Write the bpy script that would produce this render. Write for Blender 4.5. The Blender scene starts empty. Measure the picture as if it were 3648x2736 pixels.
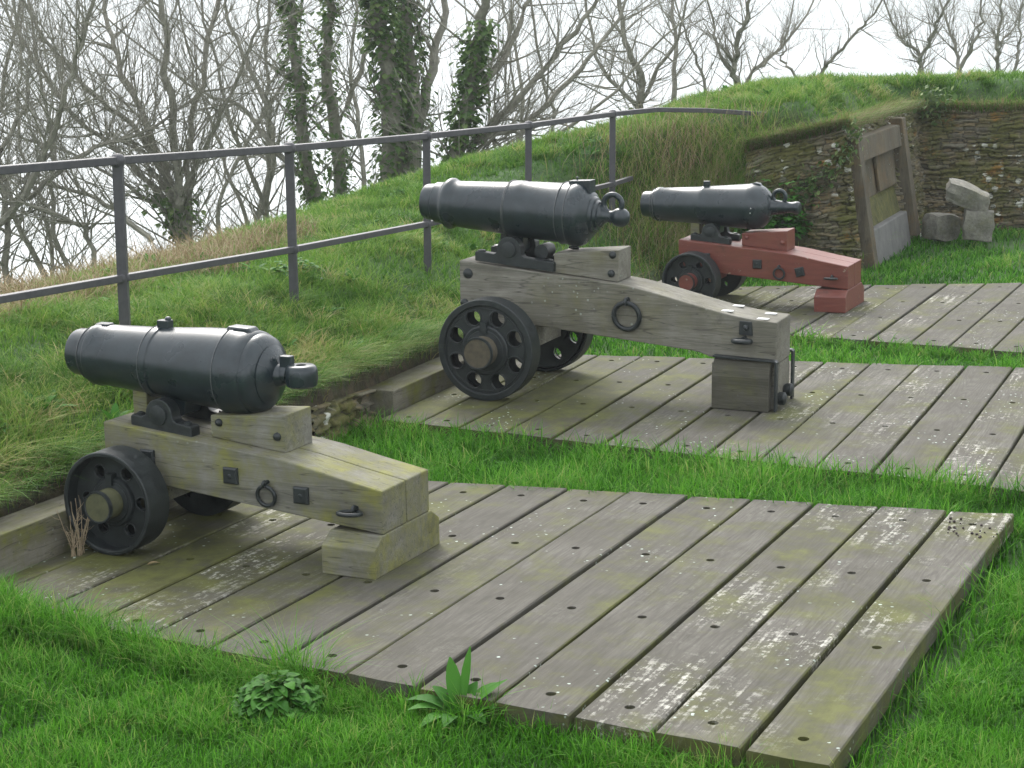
import bpy, bmesh, math, random
import numpy as np
from mathutils import Vector, Matrix
R_ = random.Random(7)
rng = np.random.default_rng(11)
sc = bpy.context.scene
COL = sc.collection
rad = math.radians

# ---------------------------------------------------------------- camera
cam_d = bpy.data.cameras.new('camera'); cam = bpy.data.objects.new('camera', cam_d); COL.objects.link(cam)
cam_d.sensor_width = 36; cam_d.lens = 62.777
cam_d.clip_start = .05; cam_d.clip_end = 20000
cam.location = (0, 0, 1.912); cam.rotation_euler = (rad(90 - 12.428), 0, 0)
sc.camera = cam
# ---------------------------------------------------------------- light
SUN_EL, SUN_AZ = 42, 12          # azimuth: degrees left of the view direction (+Y)
w = bpy.data.worlds.new('World'); sc.world = w; w.use_nodes = True
nt = w.node_tree
for n in list(nt.nodes): nt.nodes.remove(n)
sky = nt.nodes.new('ShaderNodeTexSky'); sky.sky_type = 'NISHITA'; sky.sun_disc = False
sky.sun_elevation = rad(SUN_EL); sky.sun_rotation = rad(-SUN_AZ)
sky.air_density = 1.0; sky.dust_density = 5; sky.ozone_density = .5; sky.altitude = 0
hs = nt.nodes.new('ShaderNodeHueSaturation'); hs.inputs['Saturation'].default_value = .35
bg = nt.nodes.new('ShaderNodeBackground'); bg.inputs[1].default_value = .15
wo = nt.nodes.new('ShaderNodeOutputWorld')
nt.links.new(sky.outputs[0], hs.inputs['Color']); cloud = nt.nodes.new('ShaderNodeMix'); cloud.data_type = 'RGBA'; cloud.inputs[0].default_value = .62; cloud.inputs[7].default_value = (3.9, 4.05, 4.2, 1)
nt.links.new(hs.outputs[0], cloud.inputs[6]); nt.links.new(cloud.outputs[2], bg.inputs[0]); nt.links.new(bg.outputs[0], wo.inputs[0])
sun_d = bpy.data.lights.new('sun', 'SUN'); sun = bpy.data.objects.new('sun', sun_d); COL.objects.link(sun)
sun_d.energy = .7; sun_d.angle = rad(22); sun_d.color = (1, .965, .91)
sdir = Vector((-math.sin(rad(SUN_AZ)) * math.cos(rad(SUN_EL)), math.cos(rad(SUN_AZ)) * math.cos(rad(SUN_EL)), math.sin(rad(SUN_EL))))
sun.rotation_euler = sdir.to_track_quat('Z', 'Y').to_euler(); sun.location = (0, 0, 30)
sc.view_settings.view_transform = 'Standard'; sc.view_settings.look = 'None'
sc.view_settings.gamma = 1; sc.view_settings.use_curve_mapping = False
sc.view_settings.exposure = 1.68
sc.cycles.max_bounces = 6; sc.cycles.transparent_max_bounces = 6; sc.cycles.volume_bounces = 0

# ---------------------------------------------------------------- material helpers
class NT:
    def __init__(s, name):
        s.m = bpy.data.materials.new(name); s.m.use_nodes = True; s.t = s.m.node_tree
        s.b = s.t.nodes['Principled BSDF']; s.out = s.t.nodes['Material Output']
    def n(s, typ, **kw):
        x = s.t.nodes.new(typ)
        for k, v in kw.items():
            if k in x.inputs: x.inputs[k].default_value = v
            else: setattr(x, k, v)
        return x
    def l(s, a, b): s.t.links.new(a, b); return s
    def coord(s, scale=(1, 1, 1), kind='Object', rot=(0, 0, 0)):
        tc = s.n('ShaderNodeTexCoord'); mp = s.n('ShaderNodeMapping')
        mp.inputs['Scale'].default_value = scale; mp.inputs['Rotation'].default_value = rot
        s.l(tc.outputs[kind], mp.inputs['Vector']); return mp.outputs[0]
    def noise(s, vec, scale=5, detail=4, rough=.6, dist=0, fac=True):
        x = s.n('ShaderNodeTexNoise'); x.inputs['Scale'].default_value = scale; x.inputs['Detail'].default_value = detail
        x.inputs['Roughness'].default_value = rough; x.inputs['Distortion'].default_value = dist
        s.l(vec, x.inputs['Vector']); return x.outputs[0] if fac else x.outputs[1]
    def ramp(s, f, stops):
        x = s.n('ShaderNodeValToRGB'); cr = x.color_ramp
        while len(cr.elements) < len(stops): cr.elements.new(.5)
        for e, (p, c) in zip(cr.elements, stops):
            e.position = p; e.color = (c, c, c, 1) if isinstance(c, (int, float)) else tuple(c) + (1,)
        s.l(f, x.inputs[0]); return x.outputs[0]
    def mix(s, f, a, b, mode='MIX'):
        x = s.n('ShaderNodeMix'); x.data_type = 'RGBA'; x.blend_type = mode
        for i, v in ((0, f), (6, a), (7, b)):
            if isinstance(v, (int, float)): x.inputs[i].default_value = v
            elif isinstance(v, tuple): x.inputs[i].default_value = v + (1,)
            else: s.l(v, x.inputs[i])
        return x.outputs[2]
    def math(s, op, a, b=0.):
        x = s.n('ShaderNodeMath'); x.operation = op
        for i, v in ((0, a), (1, b)):
            if isinstance(v, (int, float)): x.inputs[i].default_value = v
            else: s.l(v, x.inputs[i])
        return x.outputs[0]
    def attr(s, name):
        x = s.n('ShaderNodeAttribute'); x.attribute_name = name; return x.outputs['Fac']
    def col(s, v):
        if isinstance(v, tuple): s.b.inputs['Base Color'].default_value = v + (1,)
        else: s.l(v, s.b.inputs['Base Color'])
    def rough(s, v):
        if isinstance(v, (int, float)): s.b.inputs['Roughness'].default_value = v
        else: s.l(v, s.b.inputs['Roughness'])
    def bump(s, h, strength=.3, dist=.01, prev=None):
        x = s.n('ShaderNodeBump'); x.inputs['Strength'].default_value = strength; x.inputs['Distance'].default_value = dist
        s.l(h, x.inputs['Height'])
        if prev: s.l(prev, x.inputs['Normal'])
        s.l(x.outputs[0], s.b.inputs['Normal']); return x.outputs[0]

def sep(m, vec):
    x = m.n('ShaderNodeSeparateXYZ'); m.l(vec, x.inputs[0]); return x.outputs

def m_iron():
    m = NT('black_gun_paint'); v = m.coord()
    n1 = m.noise(v, 9, 3, .5); n2 = m.noise(v, 140, 3, .6)
    m.col(m.mix(m.ramp(m.noise(v, 20, 6, .7), [(.3, 0.), (.7, 1.)]), (.009, .015, .018), (.022, .033, .038)))
    m.rough(m.ramp(n1, [(.25, .25), (.8, .34)])); m.b.inputs['Specular IOR Level'].default_value = .55
    b = m.bump(n1, .12, .004); m.bump(n2, .2, .0010, b); return m.m
def m_ironwork(name='black_ironwork', rust=.3):
    m = NT(name); v = m.coord()
    n1 = m.noise(v, 30, 5, .7); n2 = m.noise(v, 200, 3, .6)
    c = m.mix(m.ramp(n1, [(.35, 0.), (.7, 1.)]), (.008, .011, .012), (.022, .028, .028))
    c = m.mix(m.ramp(m.noise(v, 55, 4, .7), [(.62, 0.), (.80, rust * .6)]), c, (.07, .045, .03))
    m.col(c); m.rough(m.ramp(n1, [(.2, .38), (.8, .62)])); m.bump(n2, .4, .002); return m.m
def m_rail():
    m = NT('grey_rail_paint'); v = m.coord(); n1 = m.noise(v, 25, 5, .7)
    m.col(m.mix(m.ramp(n1, [(.3, 0.), (.75, 1.)]), (.045, .045, .050), (.075, .073, .078))); m.rough(.55); m.bump(n1, .3, .003); return m.m

def m_wood(name, base=((.055, .050, .039), (.155, .146, .124)), axis='Y', lichen=.6, moss=.5, ring=True, green=(.085, .095, .018), dirt=.5, gscale=1.):
    m = NT(name)
    st = {'Y': (1, .07, 1), 'X': (.07, 1, 1), 'Z': (1, 1, .07)}[axis]
    raw = m.coord(); pid = m.attr('pid')
    cmb = m.n('ShaderNodeCombineXYZ'); k = m.math('MULTIPLY', pid, 37.3)
    for i in range(3): m.l(k, cmb.inputs[i])
    add = m.n('ShaderNodeVectorMath'); add.operation = 'ADD'; m.l(raw, add.inputs[0]); m.l(cmb.outputs[0], add.inputs[1])
    mp = m.n('ShaderNodeMapping'); mp.inputs['Scale'].default_value = tuple(x * gscale for x in st); m.l(add.outputs[0], mp.inputs['Vector'])
    off = add.outputs[0]
    # distorted cathedral grain
    warp = m.noise(mp.outputs[0], 7, 2, .5, 0)
    ringv = m.math('SINE', m.math('MULTIPLY', warp, 150.))
    fine = m.noise(mp.outputs[0], 160, 4, .7)
    mid = m.noise(mp.outputs[0], 26, 5, .65)
    blot = m.noise(off, 3.5, 5, .6)
    f = m.math('ADD', m.math('MULTIPLY', fine, .55), m.math('MULTIPLY', mid, .45))
    c = m.mix(m.ramp(f, [(.33, 0.), (.68, 1.)]), base[0], base[1])
    c = m.mix(m.ramp(ringv, [(.0, .0), (.9, .30 if ring else .1)]), c, tuple(x * .5 for x in base[0]))
    c = m.mix(m.ramp(blot, [(.38, .55), (.62, 0.)]), c, (base[0][0] * .75, base[0][1] * .75, base[0][2] * .62))
    c = m.mix(m.ramp(pid, [(0., 0.), (1., .55)]), c, tuple(x * .8 for x in base[0]))
    # green algae film / moss stains
    mg = m.noise(off, 2.6, 5, .65, .4)
    mo = m.attr('moss')
    mgb = m.noise(off, 7.5, 5, .7); mg = m.math('ADD', m.math('MULTIPLY', mg, .6), m.math('MULTIPLY', mgb, .4)); mg2 = m.math('ADD', mg, m.math('MULTIPLY', mo, .17))
    c = m.mix(m.ramp(mg2, [(.48, 0.), (.66, moss)] if ring else [(.47, 0.), (.62, moss)]), c, m.mix(m.ramp(mgb, [(.4, 0.), (.65, 1.)]), tuple(x * .6 for x in green), tuple(x * 1.25 for x in green)))
    if axis != 'Y' or not ring:
        st2 = m.noise(mp.outputs[0], 9, 6, .75); c = m.mix(m.ramp(st2, [(.50, 0.), (.66, .55)]), c, tuple(x * .42 for x in base[0]))
        cr = m.noise(mp.outputs[0], 34, 2, .4); c = m.mix(m.ramp(m.math('ABSOLUTE', m.math('SUBTRACT', cr, .5)), [(.0, .55), (.012, 0.)]), c, (.02, .018, .014))
    # dark stains
    ds = m.noise(off, 5.5, 6, .7)
    c = m.mix(m.ramp(ds, [(.58, 0.), (.75, dirt)]), c, (.04, .038, .03))
    # white crust lichen, patchy
    la = m.noise(off, 1.7, 3, .5); lb = m.noise(mp.outputs[0], 42, 5, .75); lc = m.noise(off, 38, 6, .75)
    lf = m.math('MULTIPLY', m.ramp(la, [(.48, 0.), (.66, 1.)]), m.ramp(m.math('ADD', m.math('MULTIPLY', lb, .5), m.math('MULTIPLY', lc, .5)), [(.52, 0.), (.60, 1.)]))
    pl = m.ramp(m.math('FRACT', m.math('MULTIPLY', pid, 7.7)), [(.25, .12), (.75, 1.)]); lat = m.math('MULTIPLY', m.math('MULTIPLY', lf, pl), lichen)
    c = m.mix(lat, c, (.50, .49, .43))
    vo = m.n('ShaderNodeTexVoronoi'); vo.inputs['Scale'].default_value = 30; vo.inputs['Randomness'].default_value = 1; m.l(off, vo.inputs['Vector'])
    vr = m.math('MULTIPLY', m.ramp(m.math('ADD', vo.outputs['Distance'], m.math('MULTIPLY', lc, .5)), [(.36, 1.), (.41, 0.)]), m.ramp(m.noise(off, 2.3, 4, .6), [(.53, 0.), (.60, 1.)]))
    c = m.mix(m.math('MULTIPLY', vr, lichen), c, (.50, .58, .52))
    m.col(c); m.rough(.82); m.b.inputs['Specular IOR Level'].default_value = .35
    b = m.bump(f, .5, .004); m.bump(m.math('ADD', vr, lf), .35, .002, b); return m.m

def m_red():
    m = NT('red_oxide_paint'); v = m.coord((.15, 1, 1)); o = m.coord(); n1 = m.noise(v, 60, 4, .6); n2 = m.noise(o, 9, 6, .7)
    c = m.mix(m.ramp(n1, [(.3, 0.), (.7, 1.)]), (.125, .035, .026), (.175, .052, .038))
    c = m.mix(m.ramp(n2, [(.60, 0.), (.68, .8)]), c, (.085, .028, .022))
    c = m.mix(m.ramp(m.noise(o, 16, 5, .7), [(.655, 0.), (.68, .9)]), c, (.24, .20, .15))
    c = m.mix(m.ramp(m.noise(o, 3, 3, .6), [(.5, 0.), (.8, .35)]), c, (.16, .09, .035))
    m.col(c); m.rough(.42); m.bump(n1, .35, .003); return m.m

def m_plain(name, c1, c2, scale=20, rough=.8, bump=.3, dist=.004):
    m = NT(name); v = m.coord(); n1 = m.noise(v, scale, 5, .65)
    m.col(m.mix(m.ramp(n1, [(.3, 0.), (.7, 1.)]), c1, c2)); m.rough(rough); m.bump(n1, bump, dist); return m.m

def m_leafy(name, cols, trans=.35, rough=.6, spec=.14):
    m = NT(name); r = m.attr('rnd'); t = m.attr('tip')
    stops = [(i / max(1, len(cols) - 1), c) for i, c in enumerate(cols)]
    c = m.ramp(r, stops)
    c = m.mix(m.ramp(t, [(.0, .6), (.7, 0.)]), c, tuple(x * .55 for x in cols[0]))  # blade and leaf bases darkened in colour, standing in for occlusion
    m.col(c); m.rough(rough); m.b.inputs['Specular IOR Level'].default_value = spec
    tr = m.n('ShaderNodeBsdfTranslucent'); m.l(c, tr.inputs[0]); mx = m.n('ShaderNodeMixShader'); mx.inputs[0].default_value = trans
    m.l(m.b.outputs[0], mx.inputs[1]); m.l(tr.outputs[0], mx.inputs[2]); m.l(mx.outputs[0], m.out.inputs[0]); return m.m

def m_stone():
    m = NT('lichened_slate_masonry'); v = m.coord(); p = m.attr('pid'); j = m.attr('joint')
    c = m.ramp(p, [(0., (.10, .09, .065)), (.3, (.19, .16, .10)), (.55, (.24, .18, .09)), (.8, (.15, .14, .105)), (1., (.30, .26, .18))])
    c = m.mix(m.ramp(m.noise(v, 22, 6, .7), [(.35, 0.), (.7, .6)]), c, (.055, .05, .035))
    c = m.mix(m.ramp(m.noise(v, 3.2, 5, .65), [(.42, 0.), (.56, .85)]), c, (.095, .098, .018))      # moss
    c = m.mix(m.ramp(m.noise(v, 6.5, 6, .7), [(.60, 0.), (.67, .7)]), c, (.26, .12, .02))          # orange lichen
    vo = m.n('ShaderNodeTexVoronoi'); vo.inputs['Scale'].default_value = 10; m.l(v, vo.inputs['Vector'])
    wl = m.math('ADD', vo.outputs['Distance'], m.math('MULTIPLY', m.noise(v, 30, 4, .7), .35))
    wf = m.math('MULTIPLY', m.ramp(wl, [(.40, 1.), (.47, 0.)]), m.ramp(m.noise(v, 2.1, 3, .6), [(.48, 0.), (.55, 1.)]))
    c = m.mix(wf, c, (.55, .55, .48))
    c = m.mix(m.ramp(j, [(.2, 0.), (.9, .8)]), c, (.025, .022, .014))
    m.col(c); m.rough(.9); m.bump(m.noise(v, 45, 6, .7), .6, .012); return m.m

def m_soil():
    m = NT('turf_soil'); v = m.coord(); n1 = m.noise(v, 9, 6, .7)
    c = m.mix(m.ramp(n1, [(.35, 0.), (.7, 1.)]), (.020, .05, .008), (.04, .10, .014))
    geo = m.n('ShaderNodeNewGeometry'); sx = sep(m, geo.outputs['Normal'])
    steep = m.ramp(sx[2], [(.45, 1.), (.85, 0.)])
    e = m.mix(m.ramp(m.noise(v, 18, 6, .7), [(.4, 0.), (.62, 1.)]), (.026, .021, .012), (.075, .058, .034))
    e = m.mix(m.ramp(m.noise(v, 4, 5, .65), [(.48, 0.), (.62, .8)]), e, (.055, .055, .010))
    c = m.mix(steep, c, e)
    m.col(c); m.rough(.95); m.bump(n1, .8, .03); return m.m
def m_bark():
    m = NT('grey_green_bark'); v = m.coord(); n1 = m.noise(v, 12, 5, .7)
    m.col(m.mix(m.ramp(n1, [(.3, 0.), (.7, 1.)]), (.13, .125, .10), (.28, .27, .215))); m.rough(.9); m.bump(n1, .5, .02); return m.m
def m_sea():
    m = NT('sea_water'); v = m.coord()
    m.col((.20, .24, .25)); m.rough(.16); m.b.inputs['Specular IOR Level'].default_value = .5; m.b.inputs['IOR'].default_value = 1.6
    n1 = m.noise(v, .35, 6, .65); m.bump(n1, .12, .3); return m.m

IRON = m_iron(); FIT = m_ironwork(); RAIL = m_rail()
DECKW = m_wood('weathered_deck_oak', moss=.85, lichen=.85, green=(.075, .080, .014), dirt=.6)
OAKX = m_wood('weathered_carriage_oak', base=((.140, .135, .115), (.275, .268, .232)), axis='X', lichen=.12, moss=.75, ring=False, green=(.15, .15, .018), dirt=.45)
OAKX2 = m_wood('aged_carriage_oak', base=((.11, .103, .084), (.29, .277, .237)), axis='X', lichen=.3, moss=.35, ring=False, green=(.10, .095, .018), dirt=.75, gscale=.7)
OAKY = m_wood('weathered_timber', base=((.125, .115, .09), (.24, .225, .18)), axis='Y', lichen=.2, moss=1., ring=False, green=(.10, .105, .016), dirt=.5)
OAKZ = m_wood('weathered_frame_oak', base=((.075, .065, .048), (.17, .145, .10)), axis='Z', lichen=.5, moss=.4, ring=False, green=(.16, .085, .018), dirt=.5)
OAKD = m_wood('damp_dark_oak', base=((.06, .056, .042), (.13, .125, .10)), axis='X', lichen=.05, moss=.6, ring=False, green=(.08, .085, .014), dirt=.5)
MOSSR = m_plain('mossy_rubble', (.045, .048, .014), (.12, .115, .03), 11, .95, .9, .03)
RED = m_red(); STONE = m_stone(); SOIL = m_soil(); BARK = m_bark(); SEA = m_sea()
RUSTW = m_plain('worn_axle_end', (.055, .045, .03), (.10, .085, .055), 40)
MOSSW = m_plain('mossy_axle_end', (.055, .056, .026), (.11, .112, .055), 18)
WHITE = m_plain('white_tag', (.6, .6, .58), (.75, .75, .72), 30, .5)
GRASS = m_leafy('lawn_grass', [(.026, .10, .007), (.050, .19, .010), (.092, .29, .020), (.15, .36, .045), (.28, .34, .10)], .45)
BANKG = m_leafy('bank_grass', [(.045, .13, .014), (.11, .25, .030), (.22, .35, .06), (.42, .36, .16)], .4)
DEADG = m_leafy('dead_bracken', [(.16, .11, .055), (.32, .245, .14), (.50, .42, .28)], .25, .8)
LEAF = m_leafy('broad_leaf', [(.024, .095, .010), (.042, .15, .016), (.075, .21, .03)], .25, .6)
IVY = m_leafy('ivy_leaf', [(.06, .12, .035), (.12, .20, .06), (.25, .32, .12)], .35, .55)

# ---------------------------------------------------------------- mesh helpers
class MB:
    def __init__(s): s.v = []; s.f = []
    def add(s, v, f):
        o = len(s.v); s.v += [tuple(p) for p in v]; s.f += [tuple(i + o for i in q) for q in f]; return s
    def prism(s, prof, y0, y1, axis='y'):
        n = len(prof)
        if axis == 'y': v = [(a, y0, b) for a, b in prof] + [(a, y1, b) for a, b in prof]
        elif axis == 'x': v = [(y0, a, b) for a, b in prof] + [(y1, a, b) for a, b in prof]
        else: v = [(a, b, y0) for a, b in prof] + [(a, b, y1) for a, b in prof]
        f = [tuple(range(n)), tuple(range(2 * n - 1, n - 1, -1))] + [(i, i + n, (i + 1) % n + n, (i + 1) % n) for i in range(n)]
        return s.add(v, f)
    def box(s, x0, x1, y0, y1, z0, z1): return s.prism([(x0, z0), (x1, z0), (x1, z1), (x0, z1)], y0, y1)
    def lathe(s, prof, org=(0, 0, 0), d=(1, 0, 0), seg=40):
        # prof: (t, r) along direction d
        d = Vector(d).normalized(); a = d.orthogonal().normalized(); b = d.cross(a); org = Vector(org)
        v = []; f = []; n = len(prof)
        for t, r in prof:
            for k in range(seg):
                an = 2 * math.pi * k / seg; v.append(org + d * t + (a * math.cos(an) + b * math.sin(an)) * max(r, 1e-4))
        for i in range(n - 1):
            for k in range(seg):
                k2 = (k + 1) % seg; f.append((i * seg + k, i * seg + k2, (i + 1) * seg + k2, (i + 1) * seg + k))
        if prof[0][1] > 1e-3: f.append(tuple(range(seg - 1, -1, -1)))
        if prof[-1][1] > 1e-3: f.append(tuple((n - 1) * seg + k for k in range(seg)))
        return s.add(v, f)
    def cyl(s, org, d, r, L, seg=24): return s.lathe([(0, r), (L, r)], org, d, seg)
    def torus(s, c, nrm, R, r, seg=28, ts=10, a0=0, a1=2 * math.pi, ref=None):
        nrm = Vector(nrm).normalized(); a = (Vector(ref) if ref else nrm.orthogonal()).normalized(); b = nrm.cross(a); c = Vector(c)
        full = abs(a1 - a0 - 2 * math.pi) < 1e-6; m = seg if full else seg + 1; v = []; f = []
        for i in range(m):
            t = a0 + (a1 - a0) * i / seg; e = a * math.cos(t) + b * math.sin(t)
            for k in range(ts):
                p = 2 * math.pi * k / ts; v.append(c + e * (R + r * math.cos(p)) + nrm * r * math.sin(p))
        for i in range(seg):
            i2 = (i + 1) % m
            for k in range(ts):
                k2 = (k + 1) % ts; f.append((i * ts + k, i2 * ts + k, i2 * ts + k2, i * ts + k2))
        return s.add(v, f)
    def ball(s, c, r, sx=1, seg=16):
        pr = [(-r * math.cos(math.pi * i / 10), r * math.sin(math.pi * i / 10)) for i in range(11)]
        return s.lathe([(t * sx, q) for t, q in pr], c, (1, 0, 0), seg)
    def build(s, name, mat, parent=None, smooth=False, bevel=0, seg=2, weld=True):
        me = bpy.data.meshes.new(name); me.from_pydata(s.v, [], s.f)
        bm = bmesh.new(); bm.from_mesh(me)
        if weld: bmesh.ops.remove_doubles(bm, verts=bm.verts, dist=1e-5)
        bmesh.ops.recalc_face_normals(bm, faces=bm.faces); bm.to_mesh(me); bm.free()
        me.materials.append(mat); o = bpy.data.objects.new(name, me); COL.objects.link(o)
        if parent is not None: o.parent = parent
        if bevel:
            b = o.modifiers.new('bevel', 'BEVEL'); b.width = bevel; b.segments = seg; b.limit_method = 'ANGLE'; b.angle_limit = rad(35)
        if smooth: smooth_by_angle(o, 40)
        return o
def smooth_by_angle(o, deg):
    me = o.data; bm = bmesh.new(); bm.from_mesh(me)
    for f in bm.faces: f.smooth = True
    for e in bm.edges:
        if len(e.link_faces) == 2 and e.calc_face_angle(0) > rad(deg): e.smooth = False
    bm.to_mesh(me); bm.free()
def join_into(o, mb):
    bm = bmesh.new(); bm.from_mesh(o.data); vs = [bm.verts.new(v) for v in mb.v]
    for f in mb.f:
        nf = bm.faces.new([vs[i] for i in f]); nf.smooth = True
    bm.to_mesh(o.data); bm.free()
def tag(o, label=None, cat=None, group=None, kind=None):
    for k, v in (('label', label), ('category', cat), ('group', group), ('kind', kind)):
        if v: o[k] = v
    return o
def empty(name, M=None):
    o = bpy.data.objects.new(name, None); o.empty_display_size = .1; COL.objects.link(o)
    if M is not None: o.matrix_world = M
    return o
def bool_diff(o, cutter):
    m = o.modifiers.new('cut', 'BOOLEAN'); m.object = cutter; m.operation = 'DIFFERENCE'; m.solver = 'EXACT'
    dg = bpy.context.evaluated_depsgraph_get(); dg.update()
    me = bpy.data.meshes.new_from_object(o.evaluated_get(dg)); o.modifiers.remove(m)
    old = o.data; o.data = me; me.name = old.name; bpy.data.meshes.remove(old)
    cm = cutter.data; bpy.data.objects.remove(cutter); bpy.data.meshes.remove(cm)
def fattr(me, name, vals, dom='POINT'):
    a = me.attributes.new(name, 'FLOAT', dom); a.data.foreach_set('value', np.asarray(vals, dtype=np.float32))
def np_mesh(name, V, loops, starts, totals, mat, attrs=(), smooth=True):
    me = bpy.data.meshes.new(name); me.vertices.add(len(V)); me.vertices.foreach_set('co', np.asarray(V, np.float32).ravel())
    me.loops.add(len(loops)); me.loops.foreach_set('vertex_index', np.asarray(loops, np.int32))
    me.polygons.add(len(starts)); me.polygons.foreach_set('loop_start', np.asarray(starts, np.int32)); me.polygons.foreach_set('loop_total', np.asarray(totals, np.int32))
    if smooth: me.polygons.foreach_set('use_smooth', np.ones(len(starts), bool))
    for k, v in attrs: fattr(me, k, v)
    me.update(calc_edges=True); me.materials.append(mat)
    o = bpy.data.objects.new(name, me); COL.objects.link(o); return o

# ---------------------------------------------------------------- measured frames of the three gun platforms (origin, along gun to the rear, across, up)
FR = [((.7550, 3.937, .120), (.902, -.430, .024), (.431, .903, -.008)),
      ((1.812, 6.548, .069), (.919, -.395, .012), (.395, .919, -.001)),
      ((2.580, 9.441, .020), (.902, -.430, .037), (.430, .903, .009))]
SN = (.058, .068, .137); SF = (.164, .204, .296); DL = 2.376
FM = []
for o_, x_, y_ in FR:
    x_ = Vector(x_).normalized(); y_ = Vector(y_); y_ = (y_ - x_ * y_.dot(x_)).normalized(); z_ = x_.cross(y_)
    FM.append(Matrix(((x_[0], y_[0], z_[0], o_[0]), (x_[1], y_[1], z_[1], o_[1]), (x_[2], y_[2], z_[2], o_[2]), (0, 0, 0, 1))))
def toW(d, p): return FM[d] @ Vector(p)
# ---------------------------------------------------------------- terrain
def smooth(t): t = np.clip(t, 0, 1); return t * t * (3 - 2 * t)
TOE = np.array([(-10.5, -12), (-4.0, 1.1), (-2.22, 4.75), (-1.60, 6.02), (-.86, 7.45), (-.30, 8.85), (.22, 10.3), (.62, 11.5), (1.05, 12.40), (1.86, 13.0), (2.56, 12.95), (3.70, 15.72), (6.6, 14.7), (12, 13)])
def toe_dist(x, y):
    """signed distance to the foot of the bank (positive outside the fort) and running length of the nearest point"""
    best = np.full(x.shape, 1e9); sg = np.zeros(x.shape); run = np.zeros(x.shape); acc = 0
    for a, b in zip(TOE[:-1], TOE[1:]):
        d = b - a; L = np.hypot(*d); t = np.clip(((x - a[0]) * d[0] + (y - a[1]) * d[1]) / L**2, 0, 1)
        dx = x - a[0] - t * d[0]; dy = y - a[1] - t * d[1]; ds = np.hypot(dx, dy)
        cr = d[0] * (y - a[1]) - d[1] * (x - a[0]); m = ds < best - 1e-6
        best = np.where(m, ds, best); sg = np.where(m, np.sign(cr), sg); run = np.where(m, acc + t * L, run); acc += L
    return best, sg, run
_poly = np.vstack([TOE, [(400, 13), (400, 900), (-900, 900), (-900, -30), (-22, -30)]])
def outside(x, y):
    c = np.zeros(x.shape, bool); n = len(_poly); j = n - 1
    for i in range(n):
        xi, yi = _poly[i]; xj, yj = _poly[j]
        cond = ((yi > y) != (yj > y)) & (x < (xj - xi) * (y - yi) / (yj - yi + 1e-12) + xi); c ^= cond; j = i
    return c
def lawn(x, y): return .188 + .017 * x - .020 * y - .078
_ph = rng.uniform(0, 6.28, 40); _fr = rng.normal(0, 1, (40, 2))
def bumps(x, y, f, a):
    z = np.zeros(x.shape)
    for i in range(14): z = z + np.sin((x * _fr[i, 0] + y * _fr[i, 1]) * f + _ph[i])
    return z * a / 5
RUN = np.concatenate([[0], np.cumsum(np.hypot(*np.diff(TOE, axis=0).T))])
def along(run, vals): return np.interp(run, RUN, vals)
#            -6.2  -4   -2.2  -1.6  -.86  -.3   .22   .62  1.15  1.75  cor   inn   .    .
STEP = [      .30, .30, .27,  .28,  .30,  .26,  .16,  .08, .12,  .30,  1.00, .98,  .98, .98]
RISE = [      .55, .55, .54,  .54,  .54,  .54,  .55,  .60, .80,  1.10, 1.24, 1.27, 1.27, 1.27]
OFFS = [0, 0, 0, 0, 0, 0, 0, 0, 0, .0, .22, .26, .22, .22]
CREST = [1.7, 1.7, 1.7, 1.6, 1.5, 1.5, 1.4, 1.3, 1.2, 1.1, 1.1, 1.2, 1.3, 1.3]
_rs = np.arange(0, RUN[-1], .25); _sx = np.interp(_rs, RUN, TOE[:, 0]); _sy = np.interp(_rs, RUN, TOE[:, 1])
def soft_along(x, y, tabs):
    num = [np.zeros(x.shape) for _ in tabs]; den = np.zeros(x.shape)
    for r, a, b in zip(_rs, _sx, _sy):
        w_ = 1 / ((x - a)**2 + (y - b)**2 + .015)**2; den += w_
        for k, t in enumerate(tabs): num[k] += w_ * np.interp(r, RUN, t)
    return [n_ / den for n_ in num]
WD = [[0, .222, .459, .689, .920, 1.150, 1.380, 1.608, 1.846, 2.073, 2.306, 2.526, 2.762, 2.87],
      [-.235, 0, .227, .457, .686, .921, 1.147, 1.377, 1.608, 1.840, 2.071, 2.300, 2.50, 2.70],
      [-.93, -.70, -.465, -.232, 0, .230, .460, .692, .925, 1.16, 1.39, 1.62, 1.85, 2.08, 2.24]]
INV = [m_.inverted() for m_ in FM]
def deck_edge(x, y):
    """distance to the nearest deck edge (0 on decks)"""
    r = np.full(x.shape, 9.)
    for d in range(3):
        M = np.array(INV[d]); lx = M[0, 0] * x + M[0, 1] * y + M[0, 3]; ly = M[1, 0] * x + M[1, 1] * y + M[1, 3]
        ex = np.maximum(np.maximum(-WD[d][-1] - .15 - lx, lx + WD[d][0]), 0); ey = np.maximum(np.maximum(SN[d] * -lx - ly, ly - (DL + SF[d] * lx)), 0)
        r = np.minimum(r, np.hypot(ex, ey))
    return r
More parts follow.
